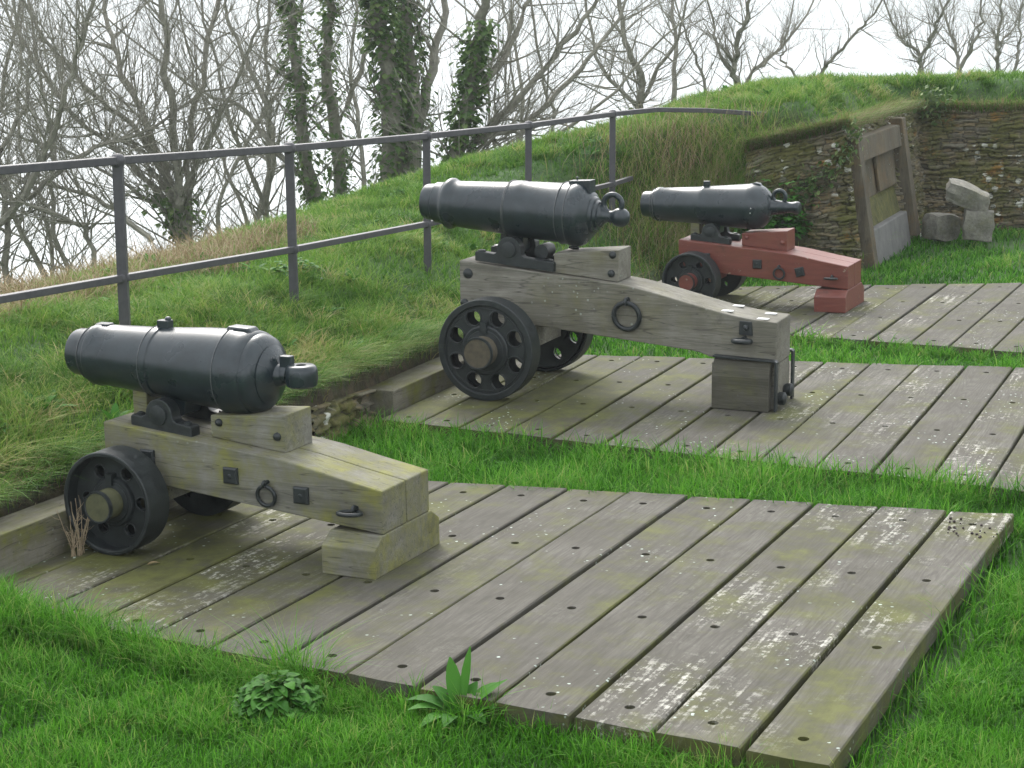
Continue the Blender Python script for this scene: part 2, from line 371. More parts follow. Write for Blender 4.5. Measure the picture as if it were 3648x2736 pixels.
def H(x, y):
    x = np.asarray(x, float); y = np.asarray(y, float)
    d, sg, run = toe_dist(x, y); out = outside(x, y); base = lawn(x, y)
    st, ri, wd, crest = soft_along(x, y, [STEP, RISE, [.95] * 7 + [1.5, 1.4, .55, .5, .45, .45, .45], CREST])
    s = np.clip(d - soft_along(x, y, [OFFS])[0], 0, None)
    top = st + (ri - st) * smooth(s / wd) * 1.0
    # crest = along(run, [1.7, 1.7, 1.7, 1.6, 1.5, 1.5, 1.4, 1.3, 1.2, 1.1, 1.1, 1.2, 1.3, 1.3])
    extra = 0
    fall = np.clip(s - crest, 0, None)
    drop = np.where(fall < 1.5, .18 * fall**2, .405 + .54 * (fall - 1.5))
    drop = np.where(fall > 5, .405 + 1.89 + .30 * (fall - 5), drop)
    h = top * smooth((s + .012) / .06) + extra - drop
    z = base + np.where(out, h + bumps(x, y, 5.5, .022) * smooth(s / .3), 0) + bumps(x, y, 3.1, .006)
    z = z - np.where(out, 0, .035 * np.exp(-((x - .55) * .90 + (y - 4.9) * -.43 - .48)**2 / .06) * (y < 6.4))
    z = z + np.where(out, 0, .145 * np.exp(-((x + 2.15) / .85)**2 - ((y - 5.0) / .45)**2) * np.clip(deck_edge(x, y) / .05, 0, 1))
    z = np.maximum(z, -19.5)
    return z
def axis_pts(segs):
    o = [segs[0][0]]
    for a, b, st in segs:
        n = max(1, int(round((b - a) / st))); o += [a + (b - a) * (i + 1) / n for i in range(n)]
    return np.array(o)
xs = axis_pts([(-120, -30, 6), (-30, -8, 1), (-8, -3.2, .12), (-3.2, 4.6, .04), (4.6, 9, .12), (9, 30, 1), (30, 120, 6)])
ys = axis_pts([(-8, 2, .6), (2, 4, .08), (4, 15.9, .04), (15.9, 18, .12), (18, 40, 1), (40, 130, 6)])
X, Y = np.meshgrid(xs, ys); Z = H(X, Y); nx, ny = len(xs), len(ys)
idx = np.arange(nx * ny).reshape(ny, nx); q = np.stack([idx[:-1, :-1], idx[:-1, 1:], idx[1:, 1:], idx[1:, :-1]], -1).reshape(-1, 4)
g = np_mesh('ground', np.stack([X, Y, Z], -1).reshape(-1, 3), q.ravel(), np.arange(len(q)) * 4, np.full(len(q), 4), SOIL)
tag(g, kind='structure')
# sea: one sheet to the horizon
m = MB(); m.add([(-9000, -60, -19), (9000, -60, -19), (9000, 14000, -19), (-9000, 14000, -19)], [(0, 1, 2, 3)])
tag(m.build('sea', SEA), kind='structure')
# far headland across the water
HL = m_plain('far_heath', (.035, .05, .02), (.07, .08, .035), .02, .95, 0)
pts_h = [(232, 1840), (250, 1760), (300, 1560), (360, 1330), (430, 1130), (560, 980), (900, 800)]
V = []; F = []; nn = len(pts_h)
for j in range(9):
    for i, (hx, hy) in enumerate(pts_h):
        t = j / 8; k = min(1, i / 1.6)
        V.append((hx + 420 * t + 30 * math.sin(i * 2 + j), hy + 420 * t, -19.6 + (38 * k + 24) * math.sin(min(1, t * 1.4) * 1.4) * (1 + .12 * math.sin(i * 1.7 + j)) * (1 if j else 0)))
for j in range(8):
    for i in range(nn - 1): F.append((j * nn + i, j * nn + i + 1, (j + 1) * nn + i + 1, (j + 1) * nn + i))
tag(MB().add(V, F).build('headland', HL, smooth=True), kind='structure')

# ---------------------------------------------------------------- gun platforms
KINDS = [('near gun platform of grey lichened planks under the closest cannon, splayed end fully in view', 13, 0),
         ('middle gun platform of grey planks under the big cannon with open round holed wheels', 13, 1),
         ('far gun platform of grey planks under the red cannon carriage', 13, 1)]
GAP = .0066
TH = (.062, .066, .075)
MOSSC = [(-2.45, .9), (-2.2, 1.0), (-2.0, 1.0)]
for d in range(3):
    lab = KINDS[d][0]
    root = empty('gun_platform', FM[d]); tag(root, lab, 'platform', 'plank gun platforms along the parapet')
    mb = MB(); cut = MB(); pid = []; rr = random.Random(40 + d)
    for i, (w0, w1) in enumerate(zip(WD[d][:-1], WD[d][1:])):
        x1 = -w0 - GAP * rr.uniform(.45, 1.4); x0 = -w1 + GAP * rr.uniform(.45, 1.4)
        if i == 0: x1 = -w0
        def near(x): return SN[d] * max(-x, -.3) + rr.uniform(-.004, .004)
        def far(x): return DL - SF[d] * -x + rr.uniform(-.004, .004)
        dz = rr.uniform(-.003, .002); t0, t1 = rr.uniform(-.002, .002), rr.uniform(-.002, .002)
        y00, y01, y10, y11 = near(x0), far(x0), near(x1), far(x1)
        c = .004  # arris chamfer
        ns = 8; v = []; f = []
        for k in range(ns + 1):
            t = k / ns; ya = y00 + (y01 - y00) * t; yb = y10 + (y11 - y10) * t
            wob = lambda: rr.uniform(-.0012, .0012)
            w_a, w_b = wob(), wob()
            v += [(x0 + w_a, ya, -TH[d]), (x0 + w_a, ya, dz + t0 - c), (x0 + c + w_a, ya, dz + t0 + wob() * .5), ((x0 + x1) / 2, (ya + yb) / 2, dz + rr.uniform(-.0008, .0008) - .0008),
                  (x1 - c + w_b, yb, dz + t1 + wob() * .5), (x1 + w_b, yb, dz + t1 - c), (x1 + w_b, yb, -TH[d])]
        for k in range(ns):
            for j in range(7): f.append((k * 7 + j, (k + 1) * 7 + j, (k + 1) * 7 + (j + 1) % 7, k * 7 + (j + 1) % 7))
        f += [tuple(range(7)), tuple(ns * 7 + j for j in range(6, -1, -1))]
        nb = len(mb.v); mb.add(v, f); pid += [rr.random()] * (len(mb.v) - nb)
        if w1 - w0 > .15:
            xc = (x0 + x1) / 2
            for fr in ((.055 if d == 0 else .06), .36, .64, .93):
                xx = xc + rr.uniform(-.006, .006); n0 = SN[d] * max(-xx, -.3); f0 = DL + SF[d] * xx; yy = n0 + (f0 - n0) * fr + rr.uniform(-.008, .008)
                cut.cyl((xx, yy, -.018), (0, 0, 1), .0145, .05, 18)
    # per-plank attribute survives the boolean through the mesh
    me = bpy.data.meshes.new('decking'); me.from_pydata(mb.v, [], mb.f); fattr(me, 'pid', pid)
    bm = bmesh.new(); bm.from_mesh(me); bmesh.ops.recalc_face_normals(bm, faces=bm.faces); bm.to_mesh(me); bm.free()
    me.materials.append(DECKW); deck = bpy.data.objects.new('decking', me); COL.objects.link(deck); deck.parent = root
    pvals = [rr.random() for _ in range(len(WD[d]))]
    if d == 0: pvals = [.125, .25, .51, .40, .66, .54, .28, .80, .40, .90, .77, .63, .52, .5]
    co = cut.build('cutter', FIT, root)
    bpy.context.view_layer.update(); bool_diff(deck, co)
    n = len(deck.data.vertices); P = np.empty(n * 3, np.float32); deck.data.vertices.foreach_get('co', P); P = P.reshape(-1, 3)
    deck.data.attributes.remove(deck.data.attributes['pid']); ki = np.clip(np.searchsorted(np.array(WD[d]), -P[:, 0]) - 1, 0, len(WD[d]) - 2); fattr(deck.data, 'pid', np.array(pvals)[ki])
    fattr(deck.data, 'moss', np.clip(1.25 - np.hypot((P[:, 0] - MOSSC[d][0]) / .75, (P[:, 1] - MOSSC[d][1]) / .9), 0, 1) + np.where((P[:, 2] < -.0035) & (P[:, 2] > -.03), .8, 0) + np.where(P[:, 2] < -.03, .5, 0))
    # bearers under the planks, running along the platform
    xe = -WD[d][-1] + .05; xs_ = -WD[d][0] - .06
    for fr in (.1, .36, .64, .9):
        a0 = SN[d] * -xe + (DL + SF[d] * xe - SN[d] * -xe) * fr; a1 = max(SN[d] * -xs_, -.02) + (DL + SF[d] * xs_) * fr
        z0, z1 = -TH[d] - .17, -TH[d] - .003
        b = MB(); b.add([(xe, a0 - .06, z0), (xe, a0 + .06, z0), (xe, a0 + .06, z1), (xe, a0 - .06, z1), (xs_, a1 - .06, z0), (xs_, a1 + .06, z0), (xs_, a1 + .06, z1), (xs_, a1 - .06, z1)],
              [(0, 1, 2, 3), (7, 6, 5, 4), (0, 4, 5, 1), (1, 5, 6, 2), (2, 6, 7, 3), (3, 7, 4, 0)]); b.build('bearer', OAKX, root)
    # squared wheel-stop timber across the front of the platform
    k = [(-3.015, -2.866, -.35, 1.95, -.07, .142), (-2.87, -2.712, .355, 1.90, -.07, .092), (-2.40, -2.262, .45, 1.75, -.07, .10)][d]
    kb = MB().box(*k).build('kerb_timber', OAKY, root, bevel=.005)

# ---------------------------------------------------------------- cannons
def plate(mb, x, z, yf, s=.055, rot=0, dome=True):
    c, sn = math.cos(rot), math.sin(rot); h = s / 2
    pr = [(x + (a * c - b * sn) * h, z + (a * sn + b * c) * h) for a, b in ((-1, -1), (1, -1), (1, 1), (-1, 1))]
    pi = [(x + (a * c - b * sn) * h * .8, z + (a * sn + b * c) * h * .8) for a, b in ((-1, -1), (1, -1), (1, 1), (-1, 1))]
    v = [(p[0], yf, p[1]) for p in pr] + [(p[0], yf - .008, p[1]) for p in pr] + [(p[0], yf - .0125, p[1]) for p in pi]
    f = [(0, 1, 2, 3), (8, 9, 10, 11)] + [(i, (i + 1) % 4, (i + 1) % 4 + 4, i + 4) for i in range(4)] + [(i + 4, (i + 1) % 4 + 4, (i + 1) % 4 + 8, i + 8) for i in range(4)]
    mb.add(v, f)
    if dome: mb.lathe([(0, .008), (.003, .006), (.004, .001)], (x, yf - .0125, z), (0, -1, 0), 12)
def dome_bolt(mb, x, z, yf, r=.016):
    mb.lathe([(0, r), (.004, r * .97), (.010, r * .72), (.013, r * .3), (.0135, .0005)], (x, yf, z), (0, -1, 0), 16)
def wheel(root, cx, cz, y0, sgn, R, th, hub_out, holes, hr, hpos, web_in, rax, end_mat, label=None):
    """y0: outer face, sgn: +1 if the axle end points towards -y"""
    s = sgn; D = (0, s, 0)   # direction from outer face inwards
    rim = MB(); c = (cx, y0, cz); web = .016; ri = R - (.016 if web_in > .015 else .030)
    rim.lathe([(th, R - .022), (th, R - .003), (th - .003, R), (.003, R), (0, R - .003), (0, ri + .004), (.003, ri), (web_in, ri - .002), (web_in, .03), (web_in + web, .03), (web_in + web, R - .022), (th, R - .022)], c, D, 72)
    o = rim.build('wheel', FIT, root)
    cut = MB()
    for k in range(holes):
        a = math.pi / 2 + (k + .5) * 2 * math.pi / holes
        cut.cyl((cx + hpos * math.cos(a), y0 - .02 * s, cz + hpos * math.sin(a)), D, hr, .2, 20)
    co = cut.build('cutter', FIT, root); bpy.context.view_layer.update()
    bool_diff(o, co); smooth_by_angle(o, 35)
    if R > .2:
        rg = MB()
        rg.torus((cx, y0 + web_in, cz), (0, 1, 0), R - .045, .0035, 60, 6)
        for k in range(holes):
            a = math.pi / 2 + (k + .5) * 2 * math.pi / holes
            rg.torus((cx + hpos * math.cos(a), y0 + web_in, cz + hpos * math.sin(a)), (0, 1, 0), hr + .003, .004, 24, 6)
        join_into(o, rg)
    else:
        rg = MB()
        for k in range(holes):
            a = math.pi / 2 + (k + .5) * 2 * math.pi / holes
            rg.torus((cx + hpos * math.cos(a), y0 + web_in, cz + hpos * math.sin(a)), (0, 1, 0), hr + .003, .003, 20, 6)
        join_into(o, rg)
    hb = MB(); q = rax / .053
    hb.lathe([(web_in + web + .012, .085 * q), (web_in - .010, .085 * q), (web_in - .016, .080 * q), (web_in - .016, .070 * q), (web_in - .020, .068 * q), (web_in - .021, .058 * q), (web_in - .022, .05 * q)], c, D, 40)
    # linch pin lug above the hub
    hb.box(cx - .012 * q, cx + .012 * q, min(y0 + (web_in - .03) * s, y0 + web_in * s), max(y0 + (web_in - .03) * s, y0 + web_in * s), cz + .06 * q, cz + .098 * q)
    hb.build('hub', FIT, o, smooth=True)
    ax = MB(); ax.lathe([(web_in, rax * .96), (-hub_out + .004, rax * .96), (-hub_out, rax * .92)], c, D, 36); ax.build('axle_end', end_mat, o, smooth=True)
    bd = MB(); bd.lathe([(-hub_out + .001, rax * .9), (-hub_out - .0025, rax * .93), (-hub_out - .0025, rax * 1.03), (-hub_out + .012, rax * 1.05), (-hub_out + .014, rax * .95)], c, D, 36); bd.build('axle_band', FIT, o, smooth=True)
    return o
def small_carriage(root, wood, end_mat, red=False, p2rot=0):
    top = [(0, .277), (-.16, .306), (-.26, .326), (-.33, .340), (-.41, .351), (-.60, .371), (-1.095, .420)]
    bot = [(-1.095, .24), (-.83, .212), (0, .133)]
    for s in (0, 1):     # bed made of two baulks meeting in the middle
        y0, y1 = (-.158, -.0012) if s == 0 else (.0012, .158)
        MB().prism(top + bot, y0, y1).build('carriage_bed', wood, root, bevel=.005).data.attributes.new('moss', 'FLOAT', 'POINT')
    for o_ in root.children:
        if o_.name.startswith('carriage_bed'): o_.data.attributes['moss'].data.foreach_set('value', [.5 * max(0., min(1., 1.15 + v.co.x * 1.6)) for v in o_.data.vertices])
    # trail block with chamfered upper corners
    ft = MB().prism([(-.222, 0), (.222, 0), (.222, .095), (.165, .132), (-.165, .132), (-.222, .095)], -.196, .002, 'x')
    fattr((lambda o_: o_.data)(ft.build('trail_block', wood, root, bevel=.004)), 'moss', [.45 if v_[0] > -.1 else .0 for v_ in ft.v]) if len(ft.v) == 12 else None
    MB().prism([(-.70, .383), (-.405, .350), (-.405, .478), (-.43, .476), (-.70, .458)], -.085, .085).build('quoin_block', wood, root, bevel=.004)
    MB().box(-1.055, -.995, -.04, .04, .412, .52).build('muzzle_block', OAKX, root, bevel=.004)
    MB().box(-1.04, -.90, -.21, .21, .135, .245).build('axle_bed', wood, root, bevel=.004)
    for y0, s in ((-.325, 1), (.325, -1)):
        wheel(root, -.972, .179, y0, s, .178, .116, .045, 6, .020, .112, .050, .053, end_mat)
    for x, z, ro in ((-.912, .309, 0), (-.302, .236, p2rot), (-.575, .277, 0)):
        f = MB(); plate(f, x, z, -.158, .056, ro); f.build('square_bolt_plate', FIT, root)
    r = MB(); r.torus((-.432, -.172, .223), (0, 1, .12), .034, .0068); r.cyl((-.432, -.156, .268), (0, -1, 0), .0075, .03, 12); r.torus((-.432, -.180, .265), (1, 0, 0), .009, .005, 16, 8)
    r.build('side_ring', FIT, root, smooth=True)
    r = MB(); r.torus((-.095, -.205, .207), (0, .12, 1), .037, .0072); r.cyl((-.095, -.156, .214), (0, -1, 0), .0075, .03, 12); r.torus((-.095, -.176, .212), (1, 0, 0), .010, .006, 16, 8)
    r.build('side_ring', FIT, root, smooth=True)
    for x, z, r_ in ((-.665, .435, .014), (-.435, .405, .015)):
        f = MB(); dome_bolt(f, x, z, -.085, r_); f.build('quoin_bolt', FIT if not red else wood, root, smooth=True)
def cradle(root, xa, xb, xc, zc, rh, zb, slope, yo, th, post=False, big=False):
    """pair of pillow-block brackets holding the loop below the barrel"""
    for s in (-1, 1):
        pr = []; zt = zb + .040 if not big else zb + .046
        f = lambda x: (x - xc) * slope
        pr += [(xa, zb + f(xa)), (xa, zt + f(xa) - .006), (xa + .006, zt + f(xa))]
        a0, a1 = math.pi * 1.02, -math.pi * .02
        base = zt + f(xc - rh) + .004
        pr += [(xc - rh - .016, zt + f(xc - rh)), (xc - rh - .004, zt + f(xc - rh) + .008)]
        for k in range(11):
            a = a0 + (a1 - a0) * k / 10; pr.append((xc + rh * math.cos(a), zc + rh * math.sin(a)))
        pr += [(xc + rh + .004, zt + f(xc + rh) + .008), (xc + rh + .016, zt + f(xc + rh)), (xb - .006, zt + f(xb)), (xb, zt + f(xb) - .006), (xb, zb + f(xb))]
        y0, y1 = sorted((s * yo, s * (yo - th)))
        o = MB().prism(pr, y0, y1).build('trunnion_bracket', FIT, root, bevel=.003)
        b = MB(); yb = s * yo
        b.lathe([(0, rh * .62), (.008, rh * .62), (.010, rh * .5)], (xc, yb, zc), (0, s, 0), 24); b.build('pin_head', FIT, o, smooth=True)
        for xx in (xa + .025, xb - .03):
            b = MB(); b.lathe([(0, .014 if not big else .02), (.007, .014 if not big else .02), (.011, .006)], (xx, s * (yo - th / 2), zt + f(xx) - .002), (0, 0, 1), 12); b.build('bracket_bolt', FIT, o, smooth=True)
def barrel_common(root, prof, org, dirv, name='barrel'):
    return MB().lathe(prof, org, dirv, 64).build(name, IRON, root, smooth=True)

def rounded(pts):      # (t, r) list passes straight through, kept for readability
    return pts
# ---- near cannon
def place(d, xr, yc): return FM[d] @ Matrix.Translation((xr, yc, 0))
G1 = empty('cannon', place(0, -1.722, 1.06))
tag(G1, 'small black cannon on bare grey oak carriage, flat horizontal ring at its breech, nearest', 'cannon', 'cannons on the gun platforms')
small_carriage(G1, OAKX, MOSSW)
cradle(G1, -1.0, -.75, -.882, .452, .055, .395, -.10, .128, .05)
ax = Vector((-1, 0, .036)).normalized(); O1 = Vector((-.37, 0, .591))
def T(x): return (-.37 - x)   # axial station from the knob end
P1 = [(T(-.445), .030), (T(-.455), .034), (T(-.472), .040), (T(-.480), .060), (T(-.488), .082), (T(-.500), .100), (T(-.504), .098), (T(-.510), .1145), (T(-.525), .128), (T(-.545), .1355), (T(-.550), .1345), (T(-.556), .141), (T(-.590), .1455), (T(-.628), .1455), (T(-.634), .1475), (T(-.646), .1475), (T(-.650), .141),
      (T(-.76), .1345), (T(-.90), .1225), (T(-.935), .1190), (T(-.939), .1235), (T(-.965), .1235), (T(-.970), .1170), (T(-1.10), .1105), (T(-1.185), .1065), (T(-1.192), .1105), (T(-1.214), .1095), (T(-1.220), .1005), (T(-1.232), .1005), (T(-1.236), .0935), (T(-1.246), .0935), (T(-1.250), .086), (T(-1.262), .0845), (T(-1.300), .0825), (T(-1.310), .079), (T(-1.312), .072), (T(-1.311), .048), (T(-1.30), .040), (T(-1.0), .040), (T(-1.0), .0005)]
b1 = barrel_common(G1, P1, O1, ax)
def top(x, z): return (x, 0, z)
k = MB(); k.lathe([(-.036, .018), (-.036, .043), (-.030, .051), (-.012, .055), (.018, .055), (.032, .051), (.038, .043), (.038, .018), (-.036, .018)], (-.385, 0, .597), (0, 0, 1), 36)
k.cyl((-.432, 0, .597), (-1, 0, 0), .033, .04, 20)
k.build('cascabel_ring', IRON, b1, smooth=True)
k = MB().box(-.462, -.418, -.014, .014, .615, .664); k.build('cascabel_lug', IRON, b1, bevel=.004)
k = MB(); k.prism([(-.555, .735), (-.57, .752), (-.655, .755), (-.66, .735), (-.63, .70), (-.56, .70)], -.028, .028); k.build('vent_field', IRON, b1, bevel=.007, seg=3)
k = MB().box(-.952, -.905, -.017, .017, .715, .758); k.lathe([(0, .011), (.010, .011), (.014, .006)], (-.915, 0, .756), (0, 0, 1), 12); k.build('sight_lug', IRON, b1, bevel=.004)
k = MB().box(-1.215, -1.16, -.02, .02, .70, .733); k.build('muzzle_sight', IRON, b1, bevel=.005)
k = MB(); k.prism([(-.93, .50), (-.82, .50), (-.835, .44), (-.88, .42), (-.925, .44)], -.05, .05); k.cyl((-.882, -.078, .452), (0, 1, 0), .03, .156, 20); k.build('barrel_loop', IRON, b1, bevel=.004)

RINGHI = m_plain('ring_highlight_paint', (.035, .042, .046), (.11, .115, .115), 26, .4, .15, .002)  # paler paint for thin added rings that draw highlights on barrel ring edges
def ring_line(b, org, axd, t, r, th=.0018):
    MB().torus(Vector(org) + Vector(axd) * t, axd, r, th, 64, 6).build('ring_highlight', RINGHI, b, smooth=True)
for t_, r_ in ((T(-1.246), .0945), (T(-1.220), .1015), (T(-.965), .1240), (T(-.646), .1485)): ring_line(b1, O1, ax, t_, r_)
# ---- far red cannon (same carriage pattern, painted)
G3 = empty('cannon', place(2, -1.050, 1.15))
tag(G3, 'small black cannon on the red painted carriage, farthest of the three', 'cannon', 'cannons on the gun platforms')
small_carriage(G3, RED, RED, True, rad(14))
cradle(G3, -1.03, -.77, -.90, .467, .052, .40, -.10, .115, .045)
ax3 = Vector((-1, 0, .012)).normalized(); O3 = Vector((-.345, 0, .613))
def T3(x): return (-.345 - x)
P3 = [(T3(-.345), .0005), (T3(-.346), .030), (T3(-.350), .037), (T3(-.362), .040), (T3(-.375), .0395), (T3(-.395), .034), (T3(-.43), .036), (T3(-.50), .047), (T3(-.525), .052), (T3(-.530), .066), (T3(-.540), .085), (T3(-.555), .104), (T3(-.575), .122), (T3(-.600), .136), (T3(-.630), .1435), (T3(-.665), .1455), (T3(-.672), .143),
      (T3(-.80), .133), (T3(-.955), .1215), (T3(-.960), .1235), (T3(-.985), .1225), (T3(-.99), .119), (T3(-1.255), .106), (T3(-1.262), .1105), (T3(-1.285), .1085), (T3(-1.292), .098), (T3(-1.306), .0975), (T3(-1.312), .087), (T3(-1.33), .083), (T3(-1.372), .0815), (T3(-1.382), .078), (T3(-1.384), .07), (T3(-1.383), .047), (T3(-1.37), .04), (T3(-1.1), .04), (T3(-1.1), .0005)]
b3 = barrel_common(G3, P3, O3, ax3)
MB().torus((-.478, 0, .680), (0, 1, 0), .040, .0125, 36, 12).build('cascabel_ring', IRON, b3, smooth=True)
MB().box(-.975, -.935, -.012, .012, .735, .776).build('sight_lug', IRON, b3, bevel=.003)
k = MB(); k.prism([(-.585, .735), (-.60, .764), (-.635, .770), (-.655, .76), (-.65, .72)], -.02, .02); k.build('vent_field', IRON, b3, bevel=.006, seg=3)
k = MB(); k.prism([(-.95, .53), (-.85, .53), (-.86, .45), (-.90, .44), (-.94, .45)], -.045, .045); k.cyl((-.90, -.07, .467), (0, 1, 0), .028, .14, 20); k.build('barrel_loop', IRON, b3, bevel=.004)

for t_, r_ in ((T3(-1.312), .0985), (T3(-1.292), .1050)): ring_line(b3, O3, ax3, t_, r_)
# ---- middle big cannon
G2 = empty('cannon', place(1, -1.095, 1.10))
tag(G2, 'big black cannon on grey oak carriage with eight-holed iron wheels and upright breech ring', 'cannon', 'cannons on the gun platforms')
topb = [(0, .402), (-.10, .409), (-.21, .424), (-.30, .441), (-.42, .469), (-.53, .495), (-.62, .515), (-.70, .530), (-.78, .540), (-1.0, .559), (-1.565, .612)]
botb = [(-1.565, .375), (-1.18, .318), (-.90, .292), (-.40, .249), (-.36, .243), (-.33, .232), (-.31, .2245), (0, .205)]
MB().prism(topb + botb, -.125, .125).build('carriage_bed', OAKX2, G2, bevel=.006)
MB().prism([(-.125, .0), (.125, 0), (.125, .201), (-.125, .201)], -.30, -.004, 'x').build('trail_block', OAKX2, G2, bevel=.004)
for s in (-1, 1):
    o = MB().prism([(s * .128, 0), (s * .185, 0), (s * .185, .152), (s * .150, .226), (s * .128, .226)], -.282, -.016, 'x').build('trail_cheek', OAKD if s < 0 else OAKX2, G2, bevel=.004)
    y0, y1 = sorted((s * .128, s * .166))
    st = MB(); st.prism([(-.285, .232), (-.285, .242), (.004, .234), (.014, .226), (.014, 0), (.004, 0), (.004, .222), (-.004, .226)], y0, y1); st.build('iron_strap', FIT, G2, bevel=.0025)
for y, z in ((-.075, .045), (.045, .062)):
    kb = MB(); kb.lathe([(0, .022), (.012, .03), (.034, .03), (.042, .02), (.044, .001)], (-.004, y, z), (1, 0, 0), 20); kb.build('trail_roller', FIT, G2, smooth=True)
MB().prism([(-1.09, .5705), (-.768, .5405), (-.768, .69), (-.79, .689), (-1.09, .662)], -.09, .09).build('quoin_block', OAKX2, G2, bevel=.005)
MB().box(-1.40, -1.21, -.30, .30, .19, .345).build('axle_bed', OAKX2, G2, bevel=.004)
for y0, s in ((-.410, 1), (.410, -1)):
    wheel(G2, -1.310, .2395, y0, s, .2385, .105, .085, 8, .037, .160, .012, .073, RUSTW)
for nm_, x, z, y, r_ in (('bed_bolt', -1.52, .55, -.125, .025), ('bed_bolt', -1.54, .405, -.125, .022), ('quoin_bolt', -.795, .668, -.09, .018), ('quoin_bolt', -.802, .580, -.09, .018)):
    f = MB(); dome_bolt(f, x, z, y, r_); f.build(nm_, FIT, G2, smooth=True)
r = MB(); r.torus((-.707, -.143, .393), (0, 1, .10), .063, .0115, 36, 12); r.cyl((-.707, -.12, .470), (0, -1, 0), .011, .036, 14); r.torus((-.707, -.152, .462), (1, 0, 0), .013, .008, 18, 10); r.build('side_ring', FIT, G2, smooth=True)
r = MB(); r.prism([(-.172, .338), (-.108, .336), (-.114, .400), (-.170, .403)], -.134, -.1255); r.build('ring_plate', FIT, G2, bevel=.003)
r = MB(); dome_bolt(r, -.140, .372, -.134, .014); r.build('ring_plate_bolt', FIT, G2, smooth=True)
r = MB(); r.torus((-.145, -.175, .317), (0, .10, 1), .038, .0115, 32, 12); r.cyl((-.145, -.13, .322), (0, -1, 0), .012, .03, 12); r.build('side_ring', FIT, G2, smooth=True)
for x, y in ((-.238, .085), (-.245, -.07), (-.075, .055), (-.072, -.09)):
    zt = np.interp(-x, [-a for a, b in topb][:4], [b for a, b in topb][:4])
    MB().box(x - .026, x + .026, y - .016, y + .016, zt + .001, zt + .005).build('metal_tag', WHITE, G2, bevel=.001)
cradle(G2, -1.485, -1.08, -1.309, .673, .061, .597, -.09, .118, .05, big=True)
MB().prism([(-1.42, .60), (-1.385, .60), (-1.375, .76), (-1.41, .76)], .02, .06).build('elevating_pin', FIT, G2, bevel=.003)
ax2 = Vector((-1, 0, .042)).normalized(); O2 = Vector((-.745, 0, .830))
def T2(x): return (-.745 - x)
P2 = [(T2(-.745), .0005), (T2(-.747), .016), (T2(-.754), .030), (T2(-.768), .041), (T2(-.788), .0455), (T2(-.808), .042), (T2(-.822), .033), (T2(-.835), .0275), (T2(-.850), .0275), (T2(-.866), .036), (T2(-.874), .046), (T2(-.878), .052), (T2(-.888), .056), (T2(-.892), .067), (T2(-.904), .072), (T2(-.908), .083), (T2(-.922), .090), (T2(-.927), .105), (T2(-.945), .118), (T2(-.950), .131), (T2(-.962), .142), (T2(-.978), .150), (T2(-1.0), .1525), (T2(-1.018), .1505), (T2(-1.024), .1465), (T2(-1.062), .1465), (T2(-1.068), .1445), (T2(-1.075), .1405),
      (T2(-1.20), .137), (T2(-1.268), .134), (T2(-1.275), .1365), (T2(-1.305), .1365), (T2(-1.335), .134), (T2(-1.342), .126), (T2(-1.60), .1125), (T2(-1.632), .1115), (T2(-1.640), .1175), (T2(-1.652), .1235), (T2(-1.664), .1235), (T2(-1.676), .117), (T2(-1.684), .106), (T2(-1.70), .100), (T2(-1.735), .098), (T2(-1.741), .090), (T2(-1.76), .0885), (T2(-1.785), .0865), (T2(-1.796), .082), (T2(-1.798), .073), (T2(-1.797), .052), (T2(-1.785), .046), (T2(-1.4), .046), (T2(-1.4), .0005)]
b2 = barrel_common(G2, P2, O2, ax2)
MB().torus((-.828, 0, .892), (0, 1, 0), .045, .0135, 40, 12).build('cascabel_ring', IRON, b2, smooth=True)
k = MB(); k.prism([(-1.03, .955), (-1.035, .9985), (-.927, 1.003), (-.925, .93)], -.034, .034); k.lathe([(0, .004), (.012, .004)], (-1.005, 0, 1.0), (0, 0, 1), 8); k.lathe([(0, .007), (.006, .005)], (-1.005, 0, 1.010), (0, 0, 1), 8)
k.build('vent_lock_block', IRON, b2, bevel=.004)
k = MB(); k.prism([(-1.35, .77), (-1.265, .77), (-1.275, .66), (-1.309, .635), (-1.343, .66)], -.035, .035); k.cyl((-1.309, -.07, .673), (0, 1, 0), .036, .14, 24); k.build('barrel_loop', IRON, b2, bevel=.005)
k = MB(); k.torus((-1.03, .02, .678), (0, .3, 1), .02, .006, 20, 8); k.build('lanyard_eye', FIT, b2, smooth=True)
k = MB(); k.cyl((-1.17, -.05, .66), (0, 1, 0), .035, .10, 20); k.build('elevating_gear', FIT, b2, smooth=True)

for t_, r_ in ((T2(-1.684), .1075), (T2(-1.342), .1345), (T2(-1.335), .1350), (T2(-1.068), .1470), (T2(-1.024), .1485)): ring_line(b2, O2, ax2, t_, r_, .0022)
for k_, (t_, an_) in enumerate(((T3(-.62), 2.9), (T3(-.625), 3.25))):   # pale spots on the far barrel
    e_ = Vector((0, -math.sin(an_ - 1.4), math.cos(an_ - 1.4) * .6)).normalized(); MB().ball(O3 + ax3 * t_ + e_ * .1425, .0045, .7, 10).build('dropping_spot', WHITE, b3, smooth=True)
